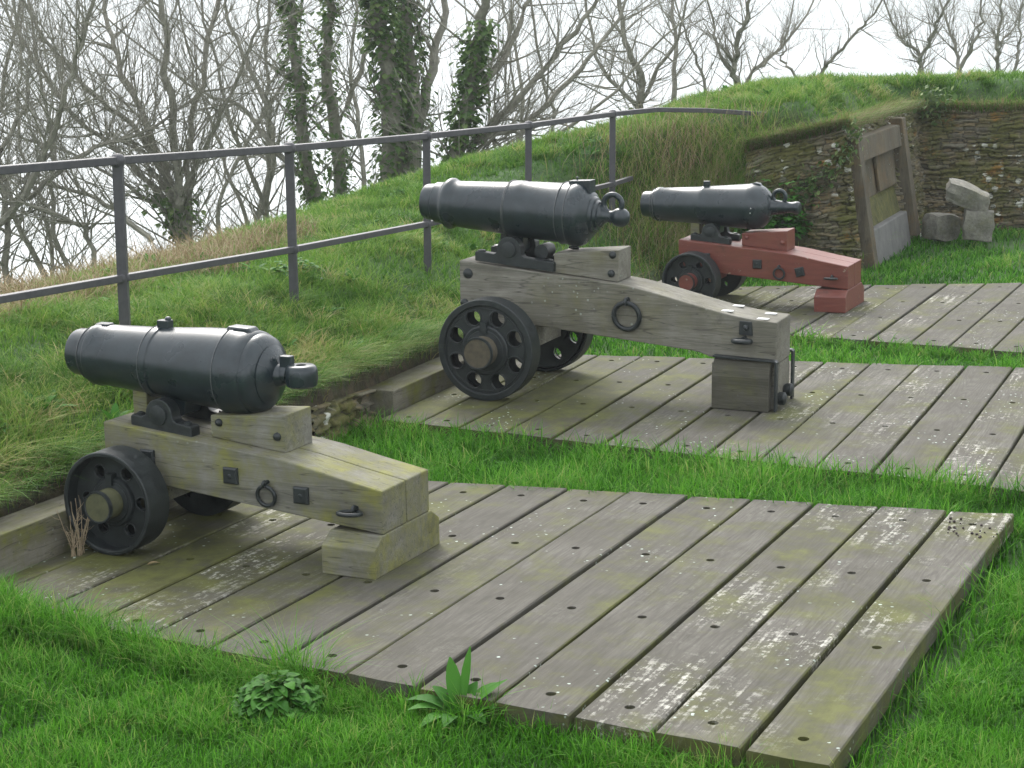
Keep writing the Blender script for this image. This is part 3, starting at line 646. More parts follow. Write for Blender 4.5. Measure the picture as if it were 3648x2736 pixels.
# ---------------------------------------------------------------- iron railing on the bank
def rod(mb, pts, rx, rz):
    """rectangular bar swept through points"""
    pts = [Vector(p) for p in pts]; n = len(pts); o = len(mb.v)
    for i, p in enumerate(pts):
        t = (pts[min(i + 1, n - 1)] - pts[max(i - 1, 0)]).normalized(); sd = t.cross(Vector((0, 0, 1))).normalized(); up = sd.cross(t)
        mb.v += [tuple(p + sd * a * rx + up * b * rz) for a, b in ((-1, -1), (1, -1), (1, 1), (-1, 1))]
    for i in range(n - 1):
        for k in range(4): mb.f.append((o + i * 4 + k, o + i * 4 + (k + 1) % 4, o + (i + 1) * 4 + (k + 1) % 4, o + (i + 1) * 4 + k))
    mb.f += [tuple(o + k for k in range(3, -1, -1)), tuple(o + (n - 1) * 4 + k for k in range(4))]
PP = [(-2.95, 5.08, 1.305), (-2.27, 6.28, 1.275), (-1.653, 7.50, 1.235), (-1.081, 8.76, 1.178), (-.483, 10.14, 1.128), (.107, 11.47, 1.090), (.722, 12.80, 1.074)]
root = empty('railing'); tag(root, 'dark grey iron railing with two rails running along the grass bank', 'railing')
top_pts = [(a, b, c - .018) for a, b, c in PP] + [(1.05, 13.22, 1.058), (1.45, 13.5, 1.035), (1.85, 13.66, 1.00), (2.15, 13.7, .97)]
low_pts = [(a, b, c - .515) for a, b, c in PP] + [(.87, 13.05, .575)]
mb = MB(); rod(mb, top_pts, .019, .017); mb.build('top_rail', RAIL, root, bevel=.004)
mb = MB(); rod(mb, low_pts, .017, .015); mb.build('lower_rail', RAIL, root, bevel=.003)
for a, b, c in PP:
    p = MB(); z0 = float(H(a, b)) - .25; w_ = .021
    lean = R_.uniform(-.008, .008)
    v = [(a - w_ + lean * 0, b - w_, z0), (a + w_, b - w_, z0), (a + w_, b + w_, z0), (a - w_, b + w_, z0)]
    v += [(x + lean, y, c - .03) for x, y, z in v]
    p.add(v, [(3, 2, 1, 0), (4, 5, 6, 7), (0, 1, 5, 4), (1, 2, 6, 5), (2, 3, 7, 6), (3, 0, 4, 7)])
    p.build('post', RAIL, root, bevel=.003)
    q_ = MB(); q_.lathe([(-.028, .022), (-.014, .030), (0, .032), (.014, .030), (.026, .02), (.031, .001)], (a + lean, b, c - .018), (0, 0, 1), 20); q_.build('post_boss', RAIL, root, smooth=True); q_ = MB(); q_.lathe([(-.020, .022), (-.01, .028), (.01, .028), (.020, .022)], (a, b, c - .515), (0, 0, 1), 20)
    q_.build('post_boss', RAIL, root, smooth=True)

# ---------------------------------------------------------------- slate rubble wall
def rubble(name, a, b, h0, h1, batter, parent, seed, thick=.25, hole=None, res=.008, shear=0.):
    """face from a to b (xy), courses of thin slates; batter leans the face back; hole=(s0,s1,z0,z1,depth)"""
    rr = random.Random(seed); a = Vector(a); b = Vector(b); L = (b - a).length; t = (b - a) / L; nrm = Vector((t.y, -t.x))  # towards the viewer
    nu = int(L / res) + 1; hmax = max(h0, h1); nz = int(hmax / res) + 1
    zz = np.arange(nz) * res; uu = np.arange(nu) * res
    ce = [-.1]
    while ce[-1] < hmax + .1: ce.append(ce[-1] + rr.choice((.012, .015, .018, .022, .028, .036)))
    ce = np.array(ce); UU, ZZ = np.meshgrid(uu, zz)
    zw = ZZ + .016 * np.sin(UU * 2.3 + seed) + .010 * np.sin(UU * 7.1 + ZZ * 9) + .006 * np.sin(UU * 17 - ZZ * 21 + seed) + .004 * np.sin(UU * 41 + ZZ * 30)
    uw = UU + .010 * np.sin(ZZ * 60 + UU * 9) + .006 * np.sin(ZZ * 130)
    ci = np.clip(np.searchsorted(ce, zw) - 1, 0, len(ce) - 2); off = np.zeros((nz, nu)); pid = np.zeros((nz, nu)); jt = np.zeros((nz, nu))
    for c_ in range(len(ce) - 1):
        m_ = ci == c_
        if not m_.any(): continue
        ue = [-.3]
        while ue[-1] < L + .2: ue.append(ue[-1] + rr.uniform(.04, .26))
        ue = np.array(ue); dp = np.array([rr.uniform(-.020, .022) for _ in ue]); tl = np.array([rr.uniform(-.012, .012) for _ in ue]); pv = np.array([rr.random() for _ in ue])
        k_ = np.clip(np.searchsorted(ue, uw[m_]) - 1, 0, len(ue) - 2)
        e = np.minimum(zw[m_] - ce[c_], ce[c_ + 1] - zw[m_]); eu = np.minimum(uw[m_] - ue[k_], ue[k_ + 1] - uw[m_]); j = np.clip(1 - np.minimum(e, eu * .7) / .006, 0, 1)
        ln = (uw[m_] - ue[k_]) / (ue[k_ + 1] - ue[k_]) - .5
        off[m_] = dp[k_] + tl[k_] * ln * 2 - .020 * j; pid[m_] = pv[k_]; jt[m_] = j
    off += .020 * np.sin(UU * 1.9 + seed) * np.sin(ZZ * 3.1 + 1) + .010 * np.sin(UU * 6 + ZZ * 8)
    off += rng.normal(0, .0022, off.shape)
    V = np.zeros((nz, nu, 3)); hh = h0 + (h1 - h0) * uu / L
    for i in range(nu):
        p = a + t * uu[i]; f = hh[i] / hmax; zcol = zz * f; sh_ = -shear * zcol * uu[i] / L
        o = off[:, i] - batter * zcol
        if hole is not None and hole[0] < uu[i] < hole[1]: o = np.where((zcol > hole[2]) & (zcol < hole[3]), o - hole[4], o)
        V[:, i, 0] = p.x + nrm.x * o + t.x * sh_; V[:, i, 1] = p.y + nrm.y * o + t.y * sh_; V[:, i, 2] = zcol + lawn(p.x, p.y) - .06
    n0 = nz * nu; idx = np.arange(n0).reshape(nz, nu)
    V = V.reshape(-1, 3)
    q = np.stack([idx[:-1, :-1], idx[:-1, 1:], idx[1:, 1:], idx[1:, :-1]], -1).reshape(-1, 4)
    # back and top so the wall has thickness
    back = V.reshape(nz, nu, 3)[[0, -1]][:, [0, -1]].reshape(4, 3).copy(); bk = back + np.array([-nrm.x, -nrm.y, 0]) * thick
    tops = V.reshape(nz, nu, 3)[-1]; bt = tops + np.array([-nrm.x, -nrm.y, 0]) * thick
    V2 = np.vstack([V, bt, bk]); base = n0
    tf = np.stack([idx[-1, :-1], idx[-1, 1:], base + np.arange(1, nu), base + np.arange(nu - 1)], -1)
    q = np.vstack([q, tf])
    n1 = len(V2); pa = np.concatenate([pid.ravel(), np.full(n1 - n0, .3)]); ja = np.concatenate([jt.ravel(), np.zeros(n1 - n0)])
    o = np_mesh(name, V2, q.ravel(), np.arange(len(q)) * 4, np.full(len(q), 4), STONE, (('pid', pa), ('joint', ja)), smooth=False)
    o.parent = parent; return o
wall = empty('stone_wall'); tag(wall, 'mossy slate rubble wall with a timber framed recess, grass growing over its top', 'wall')
rubble('masonry', (1.72, 13.20), (2.585, 12.92), .93, 1.10, .03, wall, 3, shear=.17)
rubble('masonry', (2.56, 12.93), (3.72, 15.70), 1.08, 1.10, .17, wall, 5, hole=(.19, 1.72, -.1, .86, .24))
rubble('masonry', (3.35, 15.74), (6.8, 14.60), 1.08, 1.10, .02, wall, 8)
rv = empty('revetment'); tag(rv, 'low mossy stone revetment along the foot of the grass bank behind the kerb timbers', 'wall')
for i_ in range(2, 6):
    a_, b_ = TOE[i_], TOE[i_ + 1]; tn_ = (b_ - a_) / np.hypot(*(b_ - a_)); n2_ = np.array([tn_[1], -tn_[0]]) * .035
    rubble('masonry', tuple(a_ + n2_), tuple(b_ + n2_), STEP[i_] - .03, STEP[i_ + 1] - .05, .10, rv, 20 + i_, thick=.05, res=.010)
# timber frame standing in the return face
a = Vector((2.60, 12.965)); t = (Vector((3.72, 15.70)) - Vector((2.56, 12.93))).normalized(); n_ = Vector((t.y, -t.x))
def fr_box(name, s0, s1, z0, z1, d0, d1, mat, par, lean=.18, bev=.005):
    gz = -.10; v = []
    for s in (s0, s1):
        for dd in (d0, d1):
            for z in (z0, z1):
                p = a + t * s + n_ * (dd - lean * z); v.append((p.x, p.y, z + gz))
    f = [(0, 1, 3, 2), (4, 6, 7, 5), (0, 2, 6, 4), (1, 5, 7, 3), (0, 4, 5, 1), (2, 3, 7, 6)]
    return MB().add(v, f).build(name, mat, par, bevel=bev)
frame = fr_box('door_frame', .05, .19, 0, .96, -.05, .055, OAKZ, wall)
fr_box('jamb', 1.72, 1.88, .05, 1.0, -.05, .065, OAKZ, frame)
fr_box('lintel', .19, 1.72, .78, .95, -.05, .04, OAKZ, frame)
fr_box('shutter_board', .19, 1.72, .46, .78, -.10, -.065, OAKZ, frame)
fr_box('shutter_board', 1.0, 1.72, .48, .78, -.06, -.035, OAKZ, frame)
SLATE = m_plain('grey_slab', (.10, .10, .095), (.17, .165, .155), 8, .8, .4, .01)
fr_box('stone_infill', .2, 1.70, .20, .47, -.16, -.005, MOSSR, wall, lean=.30, bev=.04)
fr_box('stone_sill', .2, 1.66, -.05, .26, -.04, .02, SLATE, wall, bev=.01)
# ---------------------------------------------------------------- loose stones
def rock(name, c, dims, rot, seed, mat, flat=.0):
    rr = random.Random(seed); bm = bmesh.new(); bmesh.ops.create_cube(bm, size=1)
    bmesh.ops.subdivide_edges(bm, edges=bm.edges, cuts=5, use_grid_fill=True)
    for v in bm.verts:
        p = v.co.copy(); k = 1 - .10 * (abs(p.x * p.y) + abs(p.y * p.z) + abs(p.x * p.z)) * 2
        w_ = .045 * math.sin(p.x * 7 + seed) * math.sin(p.y * 6 + seed * 2) + .03 * math.sin(p.z * 11 + p.x * 5 + seed)
        v.co = Vector((p.x * dims[0], p.y * dims[1], p.z * dims[2])) * (k + w_) + Vector([rr.uniform(-.004, .004) for _ in range(3)])
        v.co.z += flat * v.co.x
    me = bpy.data.meshes.new(name); bm.to_mesh(me); bm.free(); me.materials.append(mat)
    o = bpy.data.objects.new(name, me); COL.objects.link(o); o.location = c; o.rotation_euler = rot; smooth_by_angle(o, 28); return o
ROCK = NT('lichened_granite'); v_ = ROCK.coord(); n_1 = ROCK.noise(v_, 14, 6, .7)
c_ = ROCK.mix(ROCK.ramp(n_1, [(.35, 0.), (.68, 1.)]), (.12, .115, .095), (.27, .26, .22))
c_ = ROCK.mix(ROCK.ramp(ROCK.noise(v_, 7, 5, .7), [(.58, 0.), (.68, .6)]), c_, (.26, .18, .08)); c_ = ROCK.mix(ROCK.ramp(ROCK.noise(v_, 4, 5, .7), [(.5, 0.), (.62, .5)]), c_, (.07, .075, .03))
ROCK.col(c_); ROCK.rough(.9); ROCK.bump(n_1, .7, .02); ROCK = ROCK.m
tag(rock('boulder', (3.66, 14.32, .30), (.36, .24, .17), (.1, .12, -.25), 3, ROCK, -.25), 'rough grey boulder perched on a squared block by the wall', 'boulder')
tag(rock('stone_block', (3.74, 14.28, .075), (.24, .22, .26), (0, .03, -.15), 5, ROCK), 'squared pale granite block carrying the rough boulder', 'stone block')
tag(rock('stone', (3.50, 14.50, .03), (.26, .22, .22), (0, .1, .4), 8, ROCK), 'low mossy stone left behind the squared granite block', 'stone')

# ---------------------------------------------------------------- blades of grass
def blades(name, px, py, pz, h, w, bend, az, rnd, mat, lean=None, seg=3):
    n = len(px); k = seg
    t = np.linspace(0, 1, k + 1)
    dx, dy = np.cos(az), np.sin(az); sx, sy = -dy, dx
    tw = rng.uniform(-1.2, 1.2, n); sx2 = sx * np.cos(tw) + dx * np.sin(tw); sy2 = sy * np.cos(tw) + dy * np.sin(tw)
    V = np.zeros((n, 2 * k + 1, 3)); tip = np.zeros((n, 2 * k + 1))
    for i, tt in enumerate(t):
        out = bend * h * tt**2; up = h * tt * (1 - .35 * np.clip(bend, 0, 1.6) * tt)
        cx, cy, cz = px + dx * out, py + dy * out, pz + up
        ww = w * (1 - tt**1.6) * (.75 + .25 * min(1, tt * 4)) / 2
        if i < k:
            V[:, 2 * i] = np.stack([cx - sx2 * ww, cy - sy2 * ww, cz], -1); V[:, 2 * i + 1] = np.stack([cx + sx2 * ww, cy + sy2 * ww, cz], -1); tip[:, 2 * i:2 * i + 2] = tt
        else: V[:, 2 * k] = np.stack([cx, cy, cz], -1); tip[:, 2 * k] = 1
    base = np.arange(n)[:, None] * (2 * k + 1)
    quads = np.concatenate([base + np.array([2 * i, 2 * i + 1, 2 * i + 3, 2 * i + 2]) for i in range(k - 1)], 1)
    tri = base + np.array([2 * k - 2, 2 * k - 1, 2 * k])
    loops = np.concatenate([quads, tri], 1).ravel()
    tot = np.tile([4] * (k - 1) + [3], n); st = np.concatenate([[0], np.cumsum(tot)[:-1]])
    return np_mesh(name, V.reshape(-1, 3), loops, st, tot, mat, (('rnd', np.repeat(rnd, 2 * k + 1)), ('tip', tip.ravel())))
def on_deck(x, y, mg=0.0, kerb=True):
    r = np.zeros(x.shape, bool)
    for d in range(3):
        M = np.array(INV[d]); lx = M[0, 0] * x + M[0, 1] * y + M[0, 3]; ly = M[1, 0] * x + M[1, 1] * y + M[1, 3]
        lx = lx + M[0, 2] * .0; xe = -WD[d][-1] - (.15 if kerb else 0)
        r |= (lx > xe - mg) & (lx < -WD[d][0] + mg) & (ly > SN[d] * -lx - mg) & (ly < DL + SF[d] * lx + mg)
    return r
def view_pts(n, y0, y1, side=.32, power=1.7, xoff=0):
    """random ground points over the area the photograph can see (and about a metre to each side), thinning with distance"""
    u = rng.random(n); p = 1 - power
    y = (y0**p + (y1**p - y0**p) * u)**(1 / p); x = rng.uniform(-1, 1, n) * (side * y + .75) + xoff; return x, y
def vnoise(x, y, f, s=0): 
    z = np.zeros(x.shape)
    for i in range(12): z += np.sin((x * _fr[i + 12, 0] + y * _fr[i + 12, 1]) * f + _ph[i + 12] + s)
    return z / 3.5
x, y = view_pts(430000, 3.2, 16.5, side=.34, power=1.55, xoff=.25)
ok = ~outside(x, y) & ~on_deck(x, y, -.012); x, y = x[ok], y[ok]
M0_ = np.array(INV[0]); lxr = M0_[0, 0] * x + M0_[0, 1] * y + M0_[0, 3]; gap_ = (lxr > -.02) & (lxr < .09) & (y < 6.1) & (rng.random(len(x)) < .8); x, y = x[~gap_], y[~gap_]
bare = (np.hypot((x - 4.35) / .6, (y - 14.2) / .5) < 1) & (rng.random(len(x)) < .8); x, y = x[~bare], y[~bare]
de = deck_edge(x, y); edge = np.exp(-(de / .10)**2); cl = vnoise(x, y, 7.); cl2 = vnoise(x, y, 19., 2)
dep = y
hh = .042 + .012 * cl + .012 * cl2 + rng.random(len(x)) * .036 + edge * (.045 + .05 * np.clip(cl2, 0, 2)) * rng.random(len(x))
# the strips between the platforms are left unmown
strip = ((y > 4.9) & (de < .6) & (y < 9)); hh = np.where(strip, hh * 1.7, hh)
hh = np.clip(hh, .02, .17)
ww = rng.uniform(.0028, .0060, len(x)) * np.clip(dep / 5.0, 1, 2.4)
rnd = np.clip(.42 + .16 * cl + rng.normal(0, .25, len(x)), 0, 1)
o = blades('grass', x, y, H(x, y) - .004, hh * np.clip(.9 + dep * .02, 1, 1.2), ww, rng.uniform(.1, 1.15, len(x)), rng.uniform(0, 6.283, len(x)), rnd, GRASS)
tag(o, 'short bright green mown lawn grass around the gun platforms', 'grass', kind='stuff')
# long tufts at platform edges
tx, ty = view_pts(5200, 3.4, 12.5, power=1.2); ok = ~outside(tx, ty) & ~on_deck(tx, ty, 0); tx, ty = tx[ok], ty[ok]; de = deck_edge(tx, ty); ok = de < .10; tx, ty = tx[ok], ty[ok]
lxx = np.array(INV[0])[0, 0] * tx + np.array(INV[0])[0, 1] * ty + np.array(INV[0])[0, 3]; keep = (vnoise(tx, ty, 5., 4) > -.25) & ~((lxx > 0) & (ty < 6.2)); tx, ty = tx[keep], ty[keep]
FRONT = []
for i in range(110):
    t_ = i / 110; p_ = toW(0, (-3.15 + 2.0 * t_ + R_.uniform(-.03, .03), .17 - .05 * t_ - R_.uniform(.015, .15), 0)); FRONT.append((p_.x, p_.y, (.24 - .13 * t_) * R_.uniform(.65, 1.05)))
for i in range(150):     # long blades leaning over the edges of the middle strip
    t_ = R_.random(); d_ = R_.choice((0, 1)); xx = -2.6 * t_
    p_ = toW(0, (xx, DL + SF[0] * xx + R_.uniform(.01, .1), 0)) if d_ == 0 else toW(1, (xx, SN[1] * -xx - R_.uniform(.01, .1), 0)); FRONT.append((p_.x, p_.y, R_.uniform(.05, .12)))
for i in range(60):
    xx = -2.2 * R_.random(); p_ = toW(2, (xx, SN[2] * -xx - R_.uniform(.01, .1), 0)); FRONT.append((p_.x, p_.y, R_.uniform(.05, .11)))
extra = [(-.60, 4.68, .26), (-.56, 4.66, .24), (-.64, 4.70, .24), (-.50, 4.65, .20), (-.53, 4.69, .25), (-.58, 4.64, .24), (-.62, 4.66, .28), (-.55, 4.66, .27), (-.57, 4.68, .25), (-.66, 4.70, .24), (-.60, 4.70, .27), (.05, 4.33, .10), (-.30, 4.52, .11), (.35, 4.15, .10), (.55, 4.05, .10), (-.72, 4.72, .18), (-.80, 4.76, .13), (-.92, 4.78, .13), (-1.9, 5.05, .14), (-1.75, 5.02, .13), (-1.6, 5.0, .12), (-1.5, 4.93, .13), (-1.3, 4.93, .13), (-1.1, 4.86, .12)] + FRONT + [(-2.3 + .09 * i, 5.19 - .040 * i + R_.uniform(-.03, .0), R_.uniform(.08, .13)) for i in range(18)] + [(-2.3 + .06 * i, 5.06 - .028 * i + R_.uniform(-.05, .0), R_.uniform(.07, .12)) for i in range(26)]
tX = np.concatenate([tx, [e[0] for e in extra]]); tY = np.concatenate([ty, [e[1] for e in extra]]); tH = np.concatenate([rng.uniform(.05, .11, len(tx)), [e[2] for e in extra]])
nb = 46; bx = np.repeat(tX, nb) + rng.normal(0, .022, len(tX) * nb); by = np.repeat(tY, nb) + rng.normal(0, .022, len(tX) * nb); bh = np.repeat(tH, nb) * rng.uniform(.5, 1.1, len(tX) * nb)
ok = ~on_deck(bx, by, -.01); bx, by, bh = bx[ok], by[ok], bh[ok]
o = blades('long_grass', bx, by, H(bx, by) - .003, bh, rng.uniform(.0022, .004, len(bx)) * np.clip(by / 6, 1, 2), rng.uniform(.2, 1.3, len(bx)), rng.uniform(0, 6.283, len(bx)), np.clip(rng.normal(.6, .22, len(bx)), 0, 1), GRASS, seg=4)
tag(o, 'long uncut green grass tufts growing along the platform edges', 'grass', kind='stuff')
# rough grass of the bank
def bank_pts(n, y0, y1, power, xo=-.2): 
    x, y = view_pts(n, y0, y1, .36, power, xo); ok = outside(x, y); x, y = x[ok], y[ok]
    d, sg, run = toe_dist(x, y); ok = (d > .03) & (d < along(run, [3.2] * 14)) ; return x[ok], y[ok], d[ok], run[ok]
x, y, d, run = bank_pts(420000, 4.6, 18.5, 1.2)
cl = vnoise(x, y, 4.5, 1); cl2 = vnoise(x, y, 13., 3)
steep = (d < .12) & (run < RUN[8])
thin = steep & (rng.random(len(x)) < .75); brk = (d > 1.55) & (y < 10.8) & (rng.random(len(x)) < .55)
ok = ~thin & ~brk; x, y, d, run, cl, cl2 = (a_[ok] for a_ in (x, y, d, run, cl, cl2))
hh = .05 + .018 * cl + .014 * cl2 + rng.random(len(x)) * .05; hh = np.clip(hh, .025, .17)
rnd = np.clip(.30 + .14 * cl + .10 * np.exp(-((d - .25) / .3)**2) + rng.normal(0, .20, len(x)) + np.where(cl2 > .9, .12, 0), 0, 1)
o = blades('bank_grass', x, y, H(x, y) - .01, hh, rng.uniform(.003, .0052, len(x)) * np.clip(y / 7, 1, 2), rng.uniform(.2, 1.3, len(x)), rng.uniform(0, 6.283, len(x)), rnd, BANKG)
tag(o, 'rough tussocky grass on the earth bank behind the cannons', 'grass', kind='stuff')
nT = 5200; x, y, d, run = bank_pts(nT * 3, 4.8, 17.5, 1.15); x, y, d, run = x[:nT], y[:nT], d[:nT], run[:nT]
pk = vnoise(x, y, 3.3, 5) > -.35; x, y, d, run = x[pk], y[pk], d[pk], run[pk]
nb = 42; tr = np.clip(rng.normal(.45, .26, len(x)) + np.where(d < .35, .25, 0), 0, 1); th = rng.uniform(.07, .17, len(x)) * np.where(d > 1.5, .7, 1); sp_ = rng.uniform(.018, .05, len(x))
az0 = rng.uniform(0, 6.28, len(x)); bx = np.repeat(x, nb) + rng.normal(0, 1, len(x) * nb) * np.repeat(sp_, nb); by = np.repeat(y, nb) + rng.normal(0, 1, len(x) * nb) * np.repeat(sp_, nb)
bh = np.repeat(th, nb) * rng.uniform(.45, 1.1, len(bx)); ok = outside(bx, by) | (rng.random(len(bx)) < .5); ok &= ~on_deck(bx, by, .02)
o = blades('tussock_grass', bx[ok], by[ok], H(bx[ok], by[ok]) - .008, bh[ok], (rng.uniform(.003, .0055, len(bx)) * np.clip(by / 8, 1, 2))[ok], rng.uniform(.3, 1.7, len(bx))[ok], (np.repeat(az0, nb) + rng.normal(0, 1.1, len(bx)))[ok], np.clip(np.repeat(tr, nb) + rng.normal(0, .12, len(bx)), 0, 1)[ok], BANKG, seg=4)
tag(o, 'long mixed green and straw tussocks leaning over the whole bank', 'grass', kind='stuff')
nK = 15000; x = rng.normal(1.48, .34, nK); y = rng.normal(12.93, .36, nK); m_ = (toe_dist(x, y)[1] * toe_dist(x, y)[0] > -.12) & (x < 1.98 + rng.normal(0, .06, nK)) & (deck_edge(x, y) > .1); x, y = x[m_], y[m_]
o = blades('bank_scrub', x, y, H(x, y) - .01, rng.uniform(.08, .26, len(x)) * (1 + .3 * vnoise(x, y, 6.)), rng.uniform(.003, .007, len(x)), rng.uniform(.2, 1.5, len(x)), rng.uniform(0, 6.283, len(x)), np.clip(rng.normal(.55, .3, len(x)), 0, 1), BANKG, seg=4)
tag(o, 'tall tangled straw and green growth where the bank meets the slate wall', 'grass', kind='stuff')
nK = 2600; x = rng.normal(1.35, .34, nK); y = rng.normal(12.95, .38, nK); m_ = outside(x, y) & (x < 1.95); x, y = x[m_], y[m_]
o = blades('dead_stems', x, y, H(x, y) - .01, rng.uniform(.15, .38, len(x)), rng.uniform(.003, .005, len(x)), rng.uniform(.1, .9, len(x)), rng.uniform(0, 6.283, len(x)), rng.random(len(x)), DEADG, seg=4)
tag(o, 'brown dead stems standing in the tangle beside the slate wall', 'grass', kind='stuff')
# thick tufts drooping over the cut edge
nE = 520; rE = rng.uniform(RUN[1] + 1.2, RUN[7], nE); ex_ = np.interp(rE, RUN, TOE[:, 0]); ey_ = np.interp(rE, RUN, TOE[:, 1]); oE = rng.uniform(.02, .22, nE); ex_ = ex_ - .9 * oE; ey_ = ey_ + .43 * oE
nb = 46; bx = np.repeat(ex_, nb) + rng.normal(0, .028, nE * nb); by = np.repeat(ey_, nb) + rng.normal(0, .028, nE * nb); zE = H(ex_ - .04, ey_ + .02)
ok = ~on_deck(bx, by, .0) & outside(bx, by)
trE = np.clip(rng.normal(.42, .26, nE), 0, 1)
o = blades('edge_tussocks', bx[ok], by[ok], np.repeat(zE, nb)[ok] - .015, (np.repeat(rng.uniform(.08, .2, nE), nb) * rng.uniform(.5, 1.1, nE * nb))[ok], rng.uniform(.003, .0058, ok.sum()), rng.uniform(.6, 2.1, ok.sum()), (-.44 + rng.normal(0, .8, nE * nb))[ok], np.clip(np.repeat(trE, nb) + rng.normal(0, .14, nE * nb), 0, 1)[ok], BANKG, seg=4)
tag(o, 'long grass drooping over the cut edge of the bank above the revetment', 'grass', kind='stuff')
# turf and dead grass hanging over the top of the wall
hx, hy, hz_ = [], [], []
for a_, b_, h0_, h1_, n_h, bk_ in (((1.70, 13.21), (2.42, 12.97), .94, 1.10, 3600, .03), ((2.56, 12.93), (3.72, 15.70), 1.08, 1.10, 4200, .19), ((3.45, 15.70), (6.8, 14.60), 1.08, 1.10, 8000, .02)):
    t_ = rng.random(n_h); dx_, dy_ = b_[0] - a_[0], b_[1] - a_[1]; L_ = math.hypot(dx_, dy_); nx_, ny_ = dy_ / L_, -dx_ / L_; o_ = rng.uniform(-.20, .0, n_h) - bk_
    hx.append(a_[0] + dx_ * t_ + nx_ * o_); hy.append(a_[1] + dy_ * t_ + ny_ * o_); hz_.append(np.stack([h0_ + (h1_ - h0_) * t_ - .06, np.full(n_h, math.atan2(ny_, nx_))], 1))
hx = np.concatenate(hx); hy = np.concatenate(hy); hz_ = np.concatenate(hz_)
for nm_, mt_, k0, lab_ in (('turf_fringe', BANKG, 0, 'green turf fringe spilling over the top of the slate wall'), ('dead_turf_fringe', DEADG, 1, 'brown dead grass hanging from the top of the slate wall')):
    m_ = np.arange(len(hx)) % 2 == k0; n_h = m_.sum()
    o = blades(nm_, hx[m_], hy[m_], lawn(hx[m_], hy[m_]) + hz_[m_, 0] + rng.uniform(-.02, .05, n_h), rng.uniform(.05, .16, n_h), rng.uniform(.003, .0065, n_h), rng.uniform(.5, 2.4, n_h), hz_[m_, 1] + rng.normal(0, .5, n_h), rng.random(n_h) * .7, mt_, seg=4)
    tag(o, lab_, 'grass', kind='stuff')
# dead overhanging grass on the cut edge and dead bracken along the crest
x, y, d, run = bank_pts(260000, 5.0, 15.5, 1.1); hang = (d < .16) & (run < RUN[9]); x, y = x[hang], y[hang]; pick = rng.random(len(x)) < .75; x, y = x[pick], y[pick]
tn = np.array([.9, -.43]); az = np.arctan2(tn[1], tn[0]) + rng.normal(0, .5, len(x))
o = blades('dead_grass', x, y, H(x, y) - .005, rng.uniform(.04, .10, len(x)), rng.uniform(.0025, .004, len(x)), rng.uniform(.8, 1.9, len(x)), az, rng.uniform(0, .75, len(x)), DEADG)
tag(o, 'pale dead grass hanging over the cut edge of the bank', 'grass', kind='stuff')
x, y, d, run = bank_pts(150000, 6.0, 13.0, 1.1, -1.2); ok = (d > 1.45 + .18 * vnoise(x, y, 3.)) & (run < RUN[6] + .3); x, y, d = x[ok], y[ok], d[ok]
o = blades('bracken', x, y, H(x, y) - .01, rng.uniform(.05, .20, len(x)) * (1 + .25 * vnoise(x, y, 6.)), rng.uniform(.003, .007, len(x)), rng.uniform(.2, 1.6, len(x)), rng.uniform(0, 6.283, len(x)), rng.random(len(x)), DEADG)
tag(o, 'tan dead bracken and brambles along the crest of the bank beyond the railing', 'bracken', kind='stuff')

# ---------------------------------------------------------------- leaves
def leafset(name, items, mat, parent=None, nseg=5):
    """items: (base, direction, length, width, droop, rnd, lobed) broad leaf blades folded along the midrib"""
    V = []; F = []; A = []; Tp = []
    for (b, dr, L, W, droop, rn, fold) in items:
        b = Vector(b); dr = Vector(dr).normalized(); side = dr.cross(Vector((0, 0, 1)));
        if side.length < .05: side = Vector((1, 0, 0))
        side.normalize(); up = side.cross(dr).normalized(); o = len(V)
        for i in range(nseg + 1):
            t = i / nseg; c = b + dr * L * t + Vector((0, 0, -1)) * droop * L * t * t
            w_ = W * (math.sin(math.pi * min(1, (t * .92 + .06)))**.8) / 2
            V += [tuple(c - side * w_ + up * fold * w_), tuple(c), tuple(c + side * w_ + up * fold * w_)]; A += [rn] * 3; Tp += [.3 + .7 * t] * 3
        for i in range(nseg):
            k = o + i * 3; F += [(k, k + 1, k + 4, k + 3), (k + 1, k + 2, k + 5, k + 4)]
    me = bpy.data.meshes.new(name); me.from_pydata(V, [], F); fattr(me, 'rnd', A); fattr(me, 'tip', Tp)
    for p in me.polygons: p.use_smooth = True
    me.materials.append(mat); o = bpy.data.objects.new(name, me); COL.objects.link(o)
    if parent is not None: o.parent = parent
    return o
def gz(x, y): return float(H(x, y))
def rosette(x, y, n, L, W, seed, up=(.3, 1.2), nm='broadleaf_weed', mat=LEAF, label='', cat='plant', group=None, z=None):
    rr = random.Random(seed); it = []; zz = gz(x, y) if z is None else z
    for i in range(n):
        a = rr.uniform(0, 6.283); e = rr.uniform(*up); l = L * rr.uniform(.6, 1.1)
        it.append(((x + .01 * math.cos(a), y + .01 * math.sin(a), zz), (math.cos(a), math.sin(a), e), l, W * rr.uniform(.7, 1.1), rr.uniform(.1, .45), rr.random(), rr.uniform(.1, .5)))
    return tag(leafset(nm, it, mat), label, cat, group)
def mound(x, y, r, h, n, L, seed, nm, label, cat='plant', mat=LEAF, group=None, wr=.8):
    rr = random.Random(seed); it = []; z0 = gz(x, y)
    for i in range(n):
        a = rr.uniform(0, 6.283); q = math.sqrt(rr.random()); px, py = x + r * q * math.cos(a), y + r * q * math.sin(a)
        zz = z0 + h * (1 - q * q) * rr.uniform(.75, 1.05); it.append(((px, py, zz), (math.cos(a) + rr.uniform(-.6, .6), math.sin(a) + rr.uniform(-.6, .6), rr.uniform(-.1, .5)), L * rr.uniform(.6, 1.1), L * wr * rr.uniform(.7, 1.1), rr.uniform(.2, .6), rr.random(), rr.uniform(.1, .5)))
    return tag(leafset(nm, it, mat, nseg=4), label, cat, group)
